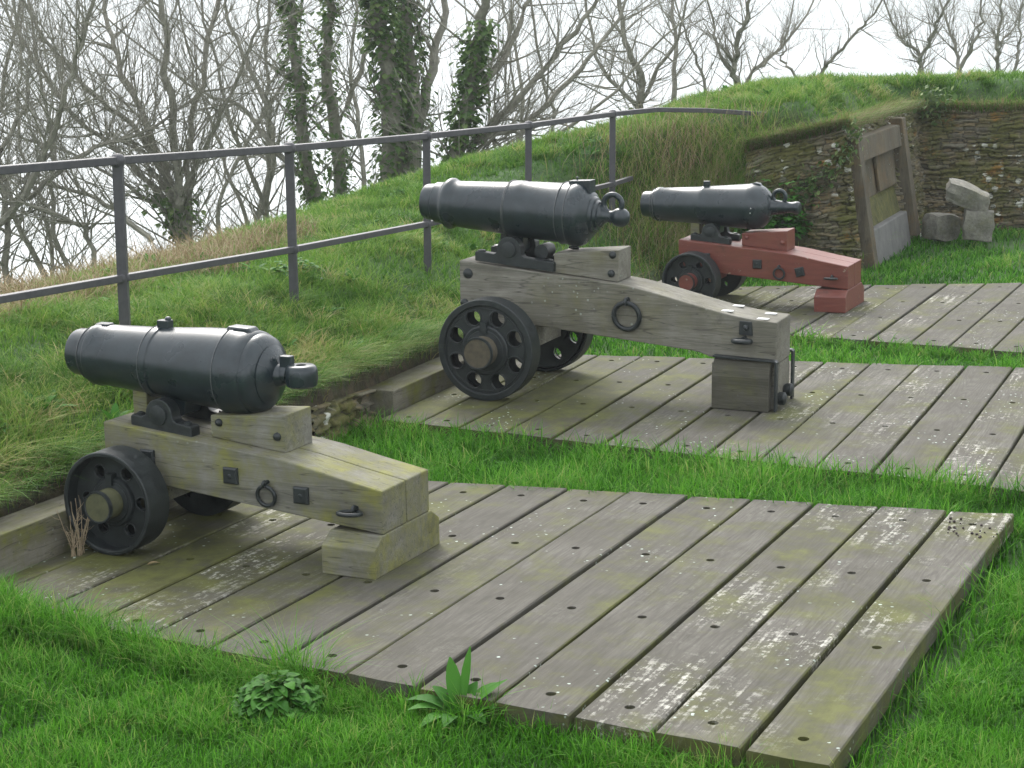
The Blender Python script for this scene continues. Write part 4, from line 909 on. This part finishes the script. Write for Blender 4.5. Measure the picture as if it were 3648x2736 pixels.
# plantain with long upright leaves at the near platform edge
it = []
for a, e, L, W, dr in ((1.9, 2.6, .15, .030, .0), (1.2, 3.2, .19, .018, .05), (2.9, .8, .15, .034, .35), (.5, .9, .14, .036, .12), (.1, 1.1, .15, .026, .05), (3.3, .7, .13, .030, .3), (2.4, 1.2, .11, .03, .2), (4.4, .6, .10, .03, .3), (5.4, .6, .10, .034, .3), (.9, 1.6, .10, .030, .1), (3.9, .5, .12, .028, .3), (6.0, .55, .12, .03, .1)):
    it.append(((-.14 + .02 * math.cos(a), 4.40 + .02 * math.sin(a), gz(-.14, 4.40) + .035), (math.cos(a), math.sin(a), e), L * 1.08, W * 1.45, dr + .12, R_.uniform(.3, .8), .35))
tag(leafset('plantain', it, LEAF), 'large plantain with long upright ribbed leaves against the near platform edge', 'plant')
mound(-.63, 4.52, .125, .10, 330, .036, 5, 'clover_clump', 'rounded clump of crinkled pale green leaves in the front lawn', wr=.95)
rosette(-.245, 4.27, 16, .07, .028, 3, (.2, .9), 'broadleaf_weed', label='small broad leaved weed in the lawn just in front of the upright plantain')
rosette(-1.36, 4.55, 12, .055, .036, 4, (.2, .8), 'broadleaf_weed', label='small round leaved weed at the left edge of the front lawn')
rosette(-.60, 4.06, 7, .10, .026, 6, (.5, 2.5), 'plantain', label='small narrow plantain in the lawn at the bottom of the photo')
rosette(1.35, 4.55, 8, .08, .03, 9, (.2, .8), 'broadleaf_weed', label='broad leaved weed in the lawn right of the near platform')
rosette(-.10, 6.20, 9, .055, .036, 10, (.4, 1.2), 'broadleaf_weed', label='round leaved weed in the grass strip behind the near platform')
for i, (x, y, l) in enumerate(((-1.78, 6.55, 'leafy dock on the bank just above the near cannon muzzle'), (-1.42, 7.55, 'leafy dock on the bank at the foot of the second railing post'), (-2.02, 6.0, 'dark leafy weed at the cut bank edge left of the near cannon wheel'))):
    rosette(x, y, 16, .16, .035, 30 + i, (.5, 1.8), 'dock', label=l)
it = []; wx, wy, wd_, wr_ = bank_pts(700, 4.9, 16.5, 1.1)
for x, y, d in list(zip(wx, wy, wd_))[:150]:
    x, y = float(x), float(y); L_ = R_.uniform(.05, .12)
    for k in range(R_.randint(6, 12)):
        a = R_.uniform(0, 6.283); it.append(((x, y, gz(x, y) + .02), (math.cos(a), math.sin(a), R_.uniform(.3, 1.6)), L_ * R_.uniform(.6, 1.1), L_ * .28, R_.uniform(.1, .5), R_.random(), .3))
tag(leafset('ground_weeds', it, LEAF), 'small broad leaved weeds scattered through the rough bank grass', 'weeds', kind='stuff')
it = []; wx = rng.uniform(-1.6, 3.2, 70); wy = rng.uniform(3.9, 9, 70); mk_ = (~on_deck(wx, wy, .03)) & (~outside(wx, wy))
for x, y in zip(wx[mk_], wy[mk_]):
    x, y = float(x), float(y)
    for k in range(R_.randint(4, 8)):
        a = R_.uniform(0, 6.283); it.append(((x, y, gz(x, y) + .02), (math.cos(a), math.sin(a), R_.uniform(.2, 1.)), R_.uniform(.025, .045), R_.uniform(.018, .028), .3, R_.random(), .2))
tag(leafset('lawn_weeds', it, LEAF), 'tiny clover and daisy leaves scattered in the lawn', 'weeds', kind='stuff')
# nettles and ferny weeds by the wall
def bush(x, y, r, h, n, L, seed, nm, label, mat=LEAF, z=None, wr=.5):
    rr = random.Random(seed); it = []; z0 = gz(x, y) if z is None else z
    for s in range(n):
        a = rr.uniform(0, 6.283); q = math.sqrt(rr.random()) * r; bx_, by_ = x + q * math.cos(a), y + q * math.sin(a); hh_ = h * rr.uniform(.5, 1); lx, ly = rr.uniform(-.15, .15), rr.uniform(-.15, .15)
        for k in range(7):
            t = (k + 1) / 7
            for j in range(3):
                b = rr.uniform(0, 6.283); it.append(((bx_ + lx * t, by_ + ly * t, z0 + hh_ * t), (math.cos(b), math.sin(b), rr.uniform(-.1, .5)), L * rr.uniform(.6, 1) * (1.2 - .5 * t), L * wr, .3, min(1, rr.random() * .6 + t * .4), .3))
    return tag(leafset(nm, it, mat, nseg=3), label, 'plant', kind='stuff')
bush(2.02, 12.96, .17, .46, 24, .075, 50, 'nettle', 'fresh green nettles against the slate wall above the red cannon', z=.12)
bush(1.66, 12.93, .22, .30, 24, .065, 51, 'nettle', 'lower green weeds where the bank meets the slate wall')
bush(1.25, 12.55, .38, .22, 22, .06, 52, 'bank_weed', 'pale leafy weeds on the bank above the barrel of the red cannon')
bush(-1.02, 9.3, .16, .10, 8, .06, 53, 'bank_weed', 'pale green leafy weed on the bank crest beside the third railing post')
# ivy on the wall
def ivy_patch(name, pts, n, spread, L, seed, label, nrm=(.3, -1, .1)):
    rr = random.Random(seed); it = []; nv = Vector(nrm).normalized()
    for i in range(n):
        c = Vector(pts[rr.randrange(len(pts))]) + Vector([rr.gauss(0, spread) for _ in range(3)]) * 1.0; c += nv * rr.uniform(.0, .05)
        a = rr.uniform(0, 6.283); it.append((tuple(c), (math.cos(a), -.3 + .3 * rr.random(), math.sin(a) * .8 - .3), L * rr.uniform(.6, 1.1), L * .95, .2, rr.random(), .2))
    return tag(leafset(name, it, IVY, nseg=3), label, 'plant')
ivy_patch('wall_ivy', [(2.15, 13.06, .56), (2.22, 13.04, .50), (2.28, 13.03, .62), (2.40, 13.0, .78), (2.45, 12.99, .9), (2.1, 13.08, .44)], 420, .045, .035, 60, 'dark ivy growing over the slate wall left of the timber frame')
ivy_patch('wall_ivy', [(3.55, 15.60, .95), (3.62, 15.60, 1.02), (3.66, 15.62, .88), (3.72, 15.60, 1.0)], 160, .05, .05, 61, 'small green creeper high in the inner corner of the slate wall')
# dry stalks beside the near wheel
def stalks(name, x, y, z, n, h, seed, label):
    rr = random.Random(seed); mb = MB()
    for i in range(n):
        a = rr.uniform(0, 6.283); l = h * rr.uniform(.35, 1); sp = rr.uniform(.1, .55); p = Vector((x + rr.uniform(-.02, .02), y + rr.uniform(-.02, .02), z)); pts = [p]; dv = Vector((math.cos(a) * sp, math.sin(a) * sp, 1)).normalized()
        for k in range(5):
            dv = (dv + Vector((rr.uniform(-.12, .12), rr.uniform(-.12, .12), -.05 * sp * k))).normalized(); pts.append(pts[-1] + dv * l / 5)
        r0 = rr.uniform(.0015, .0032)
        tube(mb, pts, [r0 * (1 - .12 * k) for k in range(6)], 5)
        for k in range(1, 5):
            if rr.random() < .7:
                q = pts[k]; dq = Vector((rr.uniform(-1, 1), rr.uniform(-1, 1), .3)).normalized(); tube(mb, [q, q + dq * .02, q + dq * .035 + Vector((0, 0, .008))], [.0011, .0008, .0004], 3)
    o = mb.build(name, STRAW, smooth=True, weld=False); return tag(o, label, 'plant')
def tube(mb, pts, rr_, n=5):
    o = len(mb.v); m_ = len(pts); ref = Vector((.31, .22, .93))
    for i in range(m_):
        p = Vector(pts[i]); t = (Vector(pts[min(i + 1, m_ - 1)]) - Vector(pts[max(i - 1, 0)])).normalized(); a = t.cross(ref)
        if a.length < .1: a = t.cross(Vector((1, 0, 0)))
        a.normalize(); b = t.cross(a)
        for k in range(n):
            an = 6.28318 * k / n; q = p + (a * math.cos(an) + b * math.sin(an)) * rr_[i]; mb.v.append((q.x, q.y, q.z))
    for i in range(m_ - 1):
        for k in range(n): mb.f.append((o + i * n + k, o + i * n + (k + 1) % n, o + (i + 1) * n + (k + 1) % n, o + (i + 1) * n + k))
STRAW = m_plain('dry_stalk', (.20, .15, .09), (.36, .29, .19), 60, .8)
p_ = toW(0, (-2.80, .70, .0)); stalks('dead_stalks', p_.x, p_.y, p_.z, 17, .22, 4, 'dry thorny dead stalks standing against the near cannon wheel')
p_ = toW(0, (-3.10, .75, -.05)); stalks('dead_stalks', p_.x, p_.y, p_.z, 12, .26, 8, 'dry dead stalks between the cut bank and the wheel-stop timber')
# fallen leaf
p_ = toW(0, (-2.50, .69, .004)); it = [((p_.x, p_.y, p_.z), (.8, .55, .25), .045, .018, .3, .4, .5)]
tag(leafset('dead_leaf', it, DEADG), 'curled brown dead leaf on the planks below the near cannon', 'leaf')
# droppings on the platform corners
DROP = m_plain('dark_dropping', (.02, .014, .012), (.045, .03, .028), 60, .7)
mb = MB(); rr = random.Random(2)
for i in range(26):
    q = toW(0, (-.115 + rr.gauss(0, .045), 2.10 + rr.gauss(0, .06), .0005)); mb.ball((q.x, q.y, q.z), rr.uniform(.0025, .0055), 1, 8)
tag(mb.build('rabbit_droppings', DROP, smooth=True), 'scatter of small dark droppings on the far corner of the near platform', 'droppings', kind='stuff')
# dead leaves beside the red cannon
it = []
for i in range(26):
    x, y = .85 + rr.gauss(0, .10), 11.55 + rr.gauss(0, .14); a = rr.uniform(0, 6.28); it.append(((x, y, gz(x, y) + .045), (math.cos(a), math.sin(a), .1), .06, .035, .2, rr.random() * .5, .4))
RUSTL = m_leafy('rust_leaf', [(.20, .07, .03), (.30, .12, .05)], .2, .7)
tag(leafset('fallen_leaves', it, RUSTL), 'rust brown fallen leaves in the grass left of the red cannon wheel', 'leaves', kind='stuff')

# ---------------------------------------------------------------- trees
TREES = {'fan': [(0.09, [(-3.13, 16.91, -0.33), (-3.13, 16.79, 0.21), (-3.15, 16.73, 0.99), (-3.2, 16.67, 1.83), (-3.19, 16.51, 2.15)]), (0.07, [(-3.11, 16.92, -0.31), (-3.07, 17.08, 0.4), (-2.94, 17.25, 1.18), (-2.76, 17.39, 1.82), (-2.67, 17.45, 2.08)]), (0.075, [(-3.16, 16.93, -0.24), (-3.47, 17.34, 0.51), (-3.79, 17.71, 1.11), (-4.0, 18.04, 1.55), (-4.14, 18.4, 2.09)]), (0.06, [(-3.2, 16.94, -0.2), (-3.53, 17.0, 0.58), (-3.94, 16.96, 0.97), (-4.3, 16.94, 1.4), (-4.57, 16.94, 1.95)]), (0.06, [(-3.22, 16.93, -0.24), (-3.75, 17.19, 0.39), (-4.27, 17.4, 0.77), (-4.71, 17.65, 1.38), (-5.01, 17.88, 1.86)]), (0.05, [(-3.09, 16.93, -0.24), (-2.85, 16.87, 0.55), (-2.51, 16.77, 1.2), (-2.31, 16.65, 1.74)]), (0.045, [(-3.18, 16.91, -0.33), (-3.55, 16.99, 0.02), (-4.21, 17.08, 0.4), (-5.01, 17.13, 0.66)])], 'ivya': [(0.12, [(-2.16, 19.92, -0.62), (-2.31, 19.89, 0.31), (-2.34, 19.82, 1.07), (-2.41, 19.74, 1.81), (-2.45, 19.59, 2.2)]), (0.06, [(-2.21, 19.97, -0.42), (-2.62, 20.09, 0.14), (-3.04, 20.2, 0.64), (-3.45, 20.23, 0.79)])], 'ivyb': [(0.13, [(-2.02, 20.94, -0.64), (-2.04, 20.89, 0.23), (-2.14, 20.86, 1.18), (-2.06, 20.76, 1.81), (-2.11, 20.61, 2.21)]), (0.05, [(-2.08, 21.15, 0.31), (-1.72, 21.34, 1.16), (-1.67, 21.5, 1.91)])], 'ivyc': [(0.2, [(-1.26, 18.97, -0.3), (-1.26, 18.93, 0.63), (-1.33, 18.85, 1.35), (-1.38, 18.72, 1.82), (-1.41, 18.56, 2.18)]), (0.19, [(-1.09, 18.97, -0.3), (-1.07, 19.22, 0.85), (-1.15, 19.38, 1.57), (-1.11, 19.5, 2.1)]), (0.09, [(-1.06, 19.08, 0.23), (-0.88, 19.51, 1.08), (-0.71, 19.92, 1.86)])], 'ivyd': [(0.14, [(-0.57, 18.0, -0.05), (-0.47, 17.92, 0.69), (-0.35, 17.84, 1.38), (-0.25, 17.71, 1.91)]), (0.07, [(-0.5, 18.03, 0.09), (-0.12, 18.16, 0.68), (0.44, 18.29, 1.27), (0.9, 18.43, 1.91)]), (0.06, [(-0.45, 18.07, 0.27), (0.11, 18.38, 0.57), (0.69, 18.73, 1.11), (1.13, 19.09, 1.63)]), (0.05, [(-0.5, 18.04, 0.13), (0.2, 17.97, 0.37), (0.85, 17.94, 0.79)]), (0.06, [(-0.45, 18.19, 0.82), (-0.08, 18.41, 1.27), (0.21, 18.67, 1.91)])], 'e': [(0.08, [(1.53, 22.15, 0.18), (1.59, 22.05, 0.81), (1.37, 21.92, 1.31), (1.26, 21.83, 2.02)]), (0.05, [(1.59, 22.18, 0.35), (1.11, 22.32, 0.96), (0.88, 22.52, 1.85)]), (0.05, [(1.99, 22.18, 0.35), (2.05, 22.59, 1.12), (2.0, 23.01, 1.91)]), (0.045, [(1.59, 22.22, 0.52), (1.95, 22.25, 1.19), (2.11, 22.25, 1.74)])], 'f': [(0.08, [(2.67, 21.21, 0.58), (2.59, 21.07, 1.02), (2.63, 20.92, 1.44), (2.7, 20.75, 1.76)]), (0.05, [(2.67, 21.23, 0.66), (2.42, 21.35, 1.22), (2.36, 21.43, 1.59)]), (0.05, [(2.71, 21.25, 0.74), (3.05, 21.56, 1.1), (3.42, 21.89, 1.48)]), (0.04, [(2.31, 21.21, 0.58), (2.13, 21.22, 1.17), (1.96, 21.19, 1.59)])], 'g': [(0.04, [(3.61, 21.26, 0.79), (3.74, 21.09, 1.12), (3.96, 20.92, 1.44), (4.1, 20.73, 1.65)]), (0.03, [(3.37, 21.26, 0.79), (3.18, 21.33, 1.11), (3.23, 21.37, 1.33)])], 'h': [(0.06, [(5.24, 23.29, 0.75), (5.22, 23.13, 1.1), (5.34, 22.97, 1.45), (5.46, 22.81, 1.8)]), (0.05, [(5.27, 23.33, 0.92), (5.03, 23.41, 1.27), (4.91, 23.46, 1.5)]), (0.05, [(5.75, 23.3, 0.77), (5.78, 23.62, 1.15), (5.68, 23.95, 1.55)]), (0.05, [(5.76, 23.33, 0.92), (5.96, 23.3, 1.33), (5.98, 23.27, 1.74)])], 'i': [(0.06, [(6.5, 24.32, 0.76), (6.46, 24.19, 1.25), (6.49, 24.08, 1.85)]), (0.05, [(6.74, 24.32, 0.76), (6.81, 24.41, 1.18), (6.84, 24.52, 1.67)]), (0.04, [(6.53, 24.39, 1.06), (6.81, 24.71, 1.42)])], 'left': [(0.08, [(-4.67, 15.87, -0.44), (-4.32, 15.76, 0.15), (-4.01, 15.63, 0.65), (-3.79, 15.51, 1.21), (-3.58, 15.38, 1.68)]), (0.06, [(-4.51, 15.92, -0.2), (-4.59, 16.05, 0.41), (-4.34, 16.19, 1.02), (-4.42, 16.31, 1.58)]), (0.05, [(-4.34, 15.98, 0.09), (-3.9, 16.31, 0.47), (-3.44, 16.58, 0.62), (-3.14, 16.86, 0.81)]), (0.05, [(-3.76, 15.88, -0.36), (-3.9, 15.82, -0.1), (-4.28, 15.74, 0.07), (-4.61, 15.64, 0.17)]), (0.05, [(-3.22, 15.9, -0.28), (-3.66, 16.09, 0.03), (-4.15, 16.24, 0.18), (-4.6, 16.38, 0.25)])], 'mid': [(0.07, [(-3.4, 23.92, -1.07), (-3.18, 23.87, -0.2), (-3.33, 23.81, 0.6), (-3.66, 23.75, 1.44), (-3.74, 23.63, 1.97)]), (0.06, [(-1.97, 23.95, -0.95), (-2.06, 24.15, -0.04), (-2.15, 24.35, 0.88), (-2.09, 24.56, 1.85)]), (0.05, [(0.02, 24.01, -0.64), (0.15, 24.45, 0.25), (0.02, 24.89, 1.17), (-0.17, 25.29, 1.91)]), (0.05, [(-3.96, 23.92, -1.07), (-3.63, 23.99, -0.21), (-3.12, 24.04, 0.58), (-2.86, 24.11, 1.43)])]}
def grow(tw, p, d, L, r, lvl, rr, up=.12):
    """one branch with forks; tw collects (points, radii, level)"""
    n = 5 if lvl < 2 else 4; pts = [p]; rs = [r]; dv = d.normalized()
    for k in range(n):
        dv = (dv + Vector((rr.gauss(0, .12), rr.gauss(0, .12), rr.gauss(0, .10) + up * .7))).normalized(); pts.append(pts[-1] + dv * L / n); rs.append(r * (1 - .75 * (k + 1) / n))
    tw.append((pts, rs, lvl))
    if lvl >= 3: return
    m_ = (5, 4, 3)[lvl] if lvl < 3 else 0
    for i in range(m_):
        t = rr.uniform(.15, 1.0) * n; k = min(n - 1, int(t)); q = pts[k].lerp(pts[k + 1], t - k); ax_ = (pts[k + 1] - pts[k]).normalized()
        sd = Vector((rr.gauss(0, 1), rr.gauss(0, 1), rr.gauss(0, 1) * .8 + .25)); sd = (sd - ax_ * sd.dot(ax_)).normalized(); a = rr.uniform(.35, .85)
        grow(tw, q, ax_ * math.cos(a) + sd * math.sin(a), L * rr.uniform(.42, .72), max(rs[k] * .52, .0016), lvl + 1, rr, up)
def catmull(pts, rs, sub=4):
    P = [Vector(p) for p in pts]; o = []; r = []
    for i in range(len(P) - 1):
        p0, p1, p2, p3 = P[max(i - 1, 0)], P[i], P[i + 1], P[min(i + 2, len(P) - 1)]
        for k in range(sub):
            t = k / sub; o.append(.5 * ((2 * p1) + (p2 - p0) * t + (2 * p0 - 5 * p1 + 4 * p2 - p3) * t * t + (3 * p1 - p0 - 3 * p2 + p3) * t**3)); r.append(rs[i] + (rs[i + 1] - rs[i]) * t)
    o.append(P[-1]); r.append(rs[-1]); return o, r
def tree(stems, seed, label, ivy=0, dens=1., blen=1.0, iz=(0, 9), thin=1., group='bare trees beyond the bank', cat='tree', minr=.0030, iv_stems=None):
    rr = random.Random(seed); root = empty('tree', Matrix.Translation(Vector(stems[0][1][0]) + Vector((0, 0, -1.6)))); tag(root, label, cat, group)
    base = Vector(stems[0][1][0]) + Vector((0, 0, -1.6)); tk = MB(); tw = []; ivp = []
    for si, (r, pts) in enumerate(stems):
        r = r * thin; pts = [Vector(p) for p in pts]; e = pts[-1] + (pts[-1] - pts[-2]).normalized() * .9 + Vector((0, 0, .3)); pts = pts + [e]
        p0 = pts[0]
        if si == 0: pts = [base] + pts
        elif (p0 - Vector(stems[0][1][0])).length < .4: pts = [base + Vector((rr.uniform(-.1, .1), rr.uniform(-.1, .1), .1))] + pts
        elif cat == 'tree' and p0.z < -0.0 and rr.random() < .9: pts = [p0 + Vector((rr.uniform(-.3, .3), .2, -1.5))] + pts
        n = len(pts); rs = [r * (1.25 - .95 * i / (n - 1)) for i in range(n)]
        cp, cr = catmull(pts, rs, 5); cp = [p + Vector((rr.gauss(0, .018), rr.gauss(0, .018), 0)) * (1 if 0 < i else 0) for i, p in enumerate(cp)]
        tube(tk, cp, cr, 9 if r > .05 else 6)
        L = sum((cp[i + 1] - cp[i]).length for i in range(len(cp) - 1)); nb = int(L * 6 * dens)
        for b in range(nb):
            i = rr.randrange(2, len(cp) - 1); t = rr.random(); q = cp[i].lerp(cp[i + 1], t); ax_ = (cp[i + 1] - cp[i]).normalized()
            sd = Vector((rr.gauss(0, 1), rr.gauss(0, .8), rr.gauss(.25, .6))); sd = (sd - ax_ * sd.dot(ax_)).normalized(); a = rr.uniform(.45, 1.15)
            grow(tw, q, ax_ * math.cos(a) + sd * math.sin(a), blen * rr.uniform(.35, 1.15), max(min(cr[i] * .38, .022 * thin), minr), 1, rr)
        grow(tw, cp[-1], cp[-1] - cp[-2], blen * 1.2, cr[-1], 0, rr)
        if ivy and (iv_stems is None or si in iv_stems): ivp += [(p, q_) for p, q_ in zip(cp, cr) if iz[0] <= p.z <= iz[1] or p.z < iz[0]]
    inv = -base
    def shift(o): 
        o.data.transform(Matrix.Translation(inv)); o.parent = root
    t_ = tk.build('trunk', BARK, smooth=True, weld=False); shift(t_)
    cw = MB()
    for pts, rs, lv in tw: tube(cw, pts, rs, 4 if lv < 2 else 3)
    c_ = cw.build('branches', BARK, smooth=False, weld=False); shift(c_)
    if ivy and ivp:
        it = []
        for i in range(ivy):
            p, r = ivp[rr.randrange(len(ivp))]; a = rr.uniform(0, 6.283); rad_ = r * rr.uniform(.9, 1.25) + abs(rr.gauss(0, .055)) ; e = Vector((math.cos(a), math.sin(a), 0))
            it.append((tuple(p + e * rad_ + Vector((0, 0, rr.uniform(-.16, .16)))), (math.cos(a + rr.gauss(0, .7)), math.sin(a + rr.gauss(0, .7)), rr.uniform(-1.0, .2)), rr.uniform(.045, .085), rr.uniform(.045, .08), .2, min(1, abs(rr.gauss(.35, .25))), .2))
        o = leafset('ivy', it, IVY, nseg=2); shift(o)
    return root
tree(TREES['left'], 1, 'leaning bare tree with tangled low branches at the left edge of the photo', dens=2.0, blen=1.2, thin=.46)
tree(TREES['fan'], 2, 'bare many stemmed tree whose stems fan out from one base, behind the first railing post', ivy=900, iz=(-1, -.0), dens=1.7, blen=1.0, thin=.48)
tree(TREES['ivya'], 3, 'slender ivy clad tree behind the second railing post', ivy=1700, dens=1.0, iv_stems=(0,), thin=.6)
tree(TREES['ivyb'], 4, 'pale slender tree with patchy ivy just right of the second railing post', ivy=1100, dens=.9, iv_stems=(0,), thin=.6)
tree(TREES['ivyc'], 5, 'thickest twin trunk tree smothered in ivy behind the third railing post', ivy=4600, dens=1.0, iv_stems=(0, 1), thin=.62)
tree(TREES['ivyd'], 6, 'ivy clad tree with long limbs arching to the right above the big cannon', ivy=1700, dens=1.25, blen=1.15, iv_stems=(0,), iz=(0, 1.5), thin=.6)
tree(TREES['e'], 7, 'thin bare tree behind the fifth railing post', ivy=350, iz=(0, .5), iv_stems=(0,), dens=1.1, thin=.6)
tree(TREES['f'], 8, 'bare spreading tree behind the curved end of the railing', dens=1.4, blen=.6, thin=.5)
tree(TREES['g'], 9, 'single thin leaning sapling above the grassy rampart', dens=1.2, blen=.55, minr=.003, thin=.6)
tree(TREES['h'], 10, 'bare bushy tree rising behind the turf topped wall', dens=1.9, blen=.6, thin=.48)
tree(TREES['i'], 11, 'bare tree at the right edge of the photo behind the wall', dens=1.9, blen=.6, thin=.48)
tree(TREES['mid'][:1], 12, 'background bare tree between the fanning tree and the slender ivy clad tree', dens=1.4, blen=1.2, thin=.6)
tree(TREES['mid'][1:2], 13, 'background bare tree between the pale slender tree and the thick ivy trunks', dens=1.4, blen=1.1, thin=.6)
tree(TREES['mid'][2:3], 14, 'background bare tree behind the fourth railing post', dens=1.4, blen=1.1, thin=.6)
tree(TREES['mid'][3:], 15, 'background bare leaning tree to the right of the fanning tree', dens=1.4, blen=1.2, thin=.6)
# understorey scrub: more bare trees further down the slope
for i, (x, y, s_) in enumerate(((-5.2, 20.0, 2), (-2.9, 21.0, 4), (.3, 21.0, 5), (-5.9, 18.0, 7))):
    rr = random.Random(100 + i); z = -1.3 - (y - 18) * .12; st = []
    for k in range(3):
        a = rr.uniform(-.5, .5); b = rr.uniform(-.2, .2); st.append((rr.uniform(.03, .06), [(x + a * t * 2.2 + rr.gauss(0, .08), y + b * t * 2, z + t * 3.2) for t in (0, .3, .6, .85)]))
    tree(st, 200 + i, thin=.7, label=['thin scrub tree in the tangle left of the first railing post', 'thin scrub tree in the gap between fanning tree and second railing post', 'thin scrub tree behind the big cannon barrel, beyond the railing', 'thin scrub tree at the far left edge, lowest in the tangle'][i], dens=1.0, blen=1.25, cat='scrub tree', group='scrub trees down the slope')
# air
hz = MB().box(-3200, 3200, -60, 4200, -20.3, 62).build('haze', SEA); hz.data.materials.clear()
hm = bpy.data.materials.new('air_haze'); hm.use_nodes = True
for n in list(hm.node_tree.nodes): hm.node_tree.nodes.remove(n)
pv = hm.node_tree.nodes.new('ShaderNodeVolumePrincipled'); pv.inputs['Density'].default_value = .0013; pv.inputs['Color'].default_value = (.90, .96, 1, 1); pv.inputs['Anisotropy'].default_value = .4
om = hm.node_tree.nodes.new('ShaderNodeOutputMaterial'); hm.node_tree.links.new(pv.outputs[0], om.inputs['Volume']); hz.data.materials.append(hm)
tag(hz, 'thin sea haze', 'haze', kind='stuff')
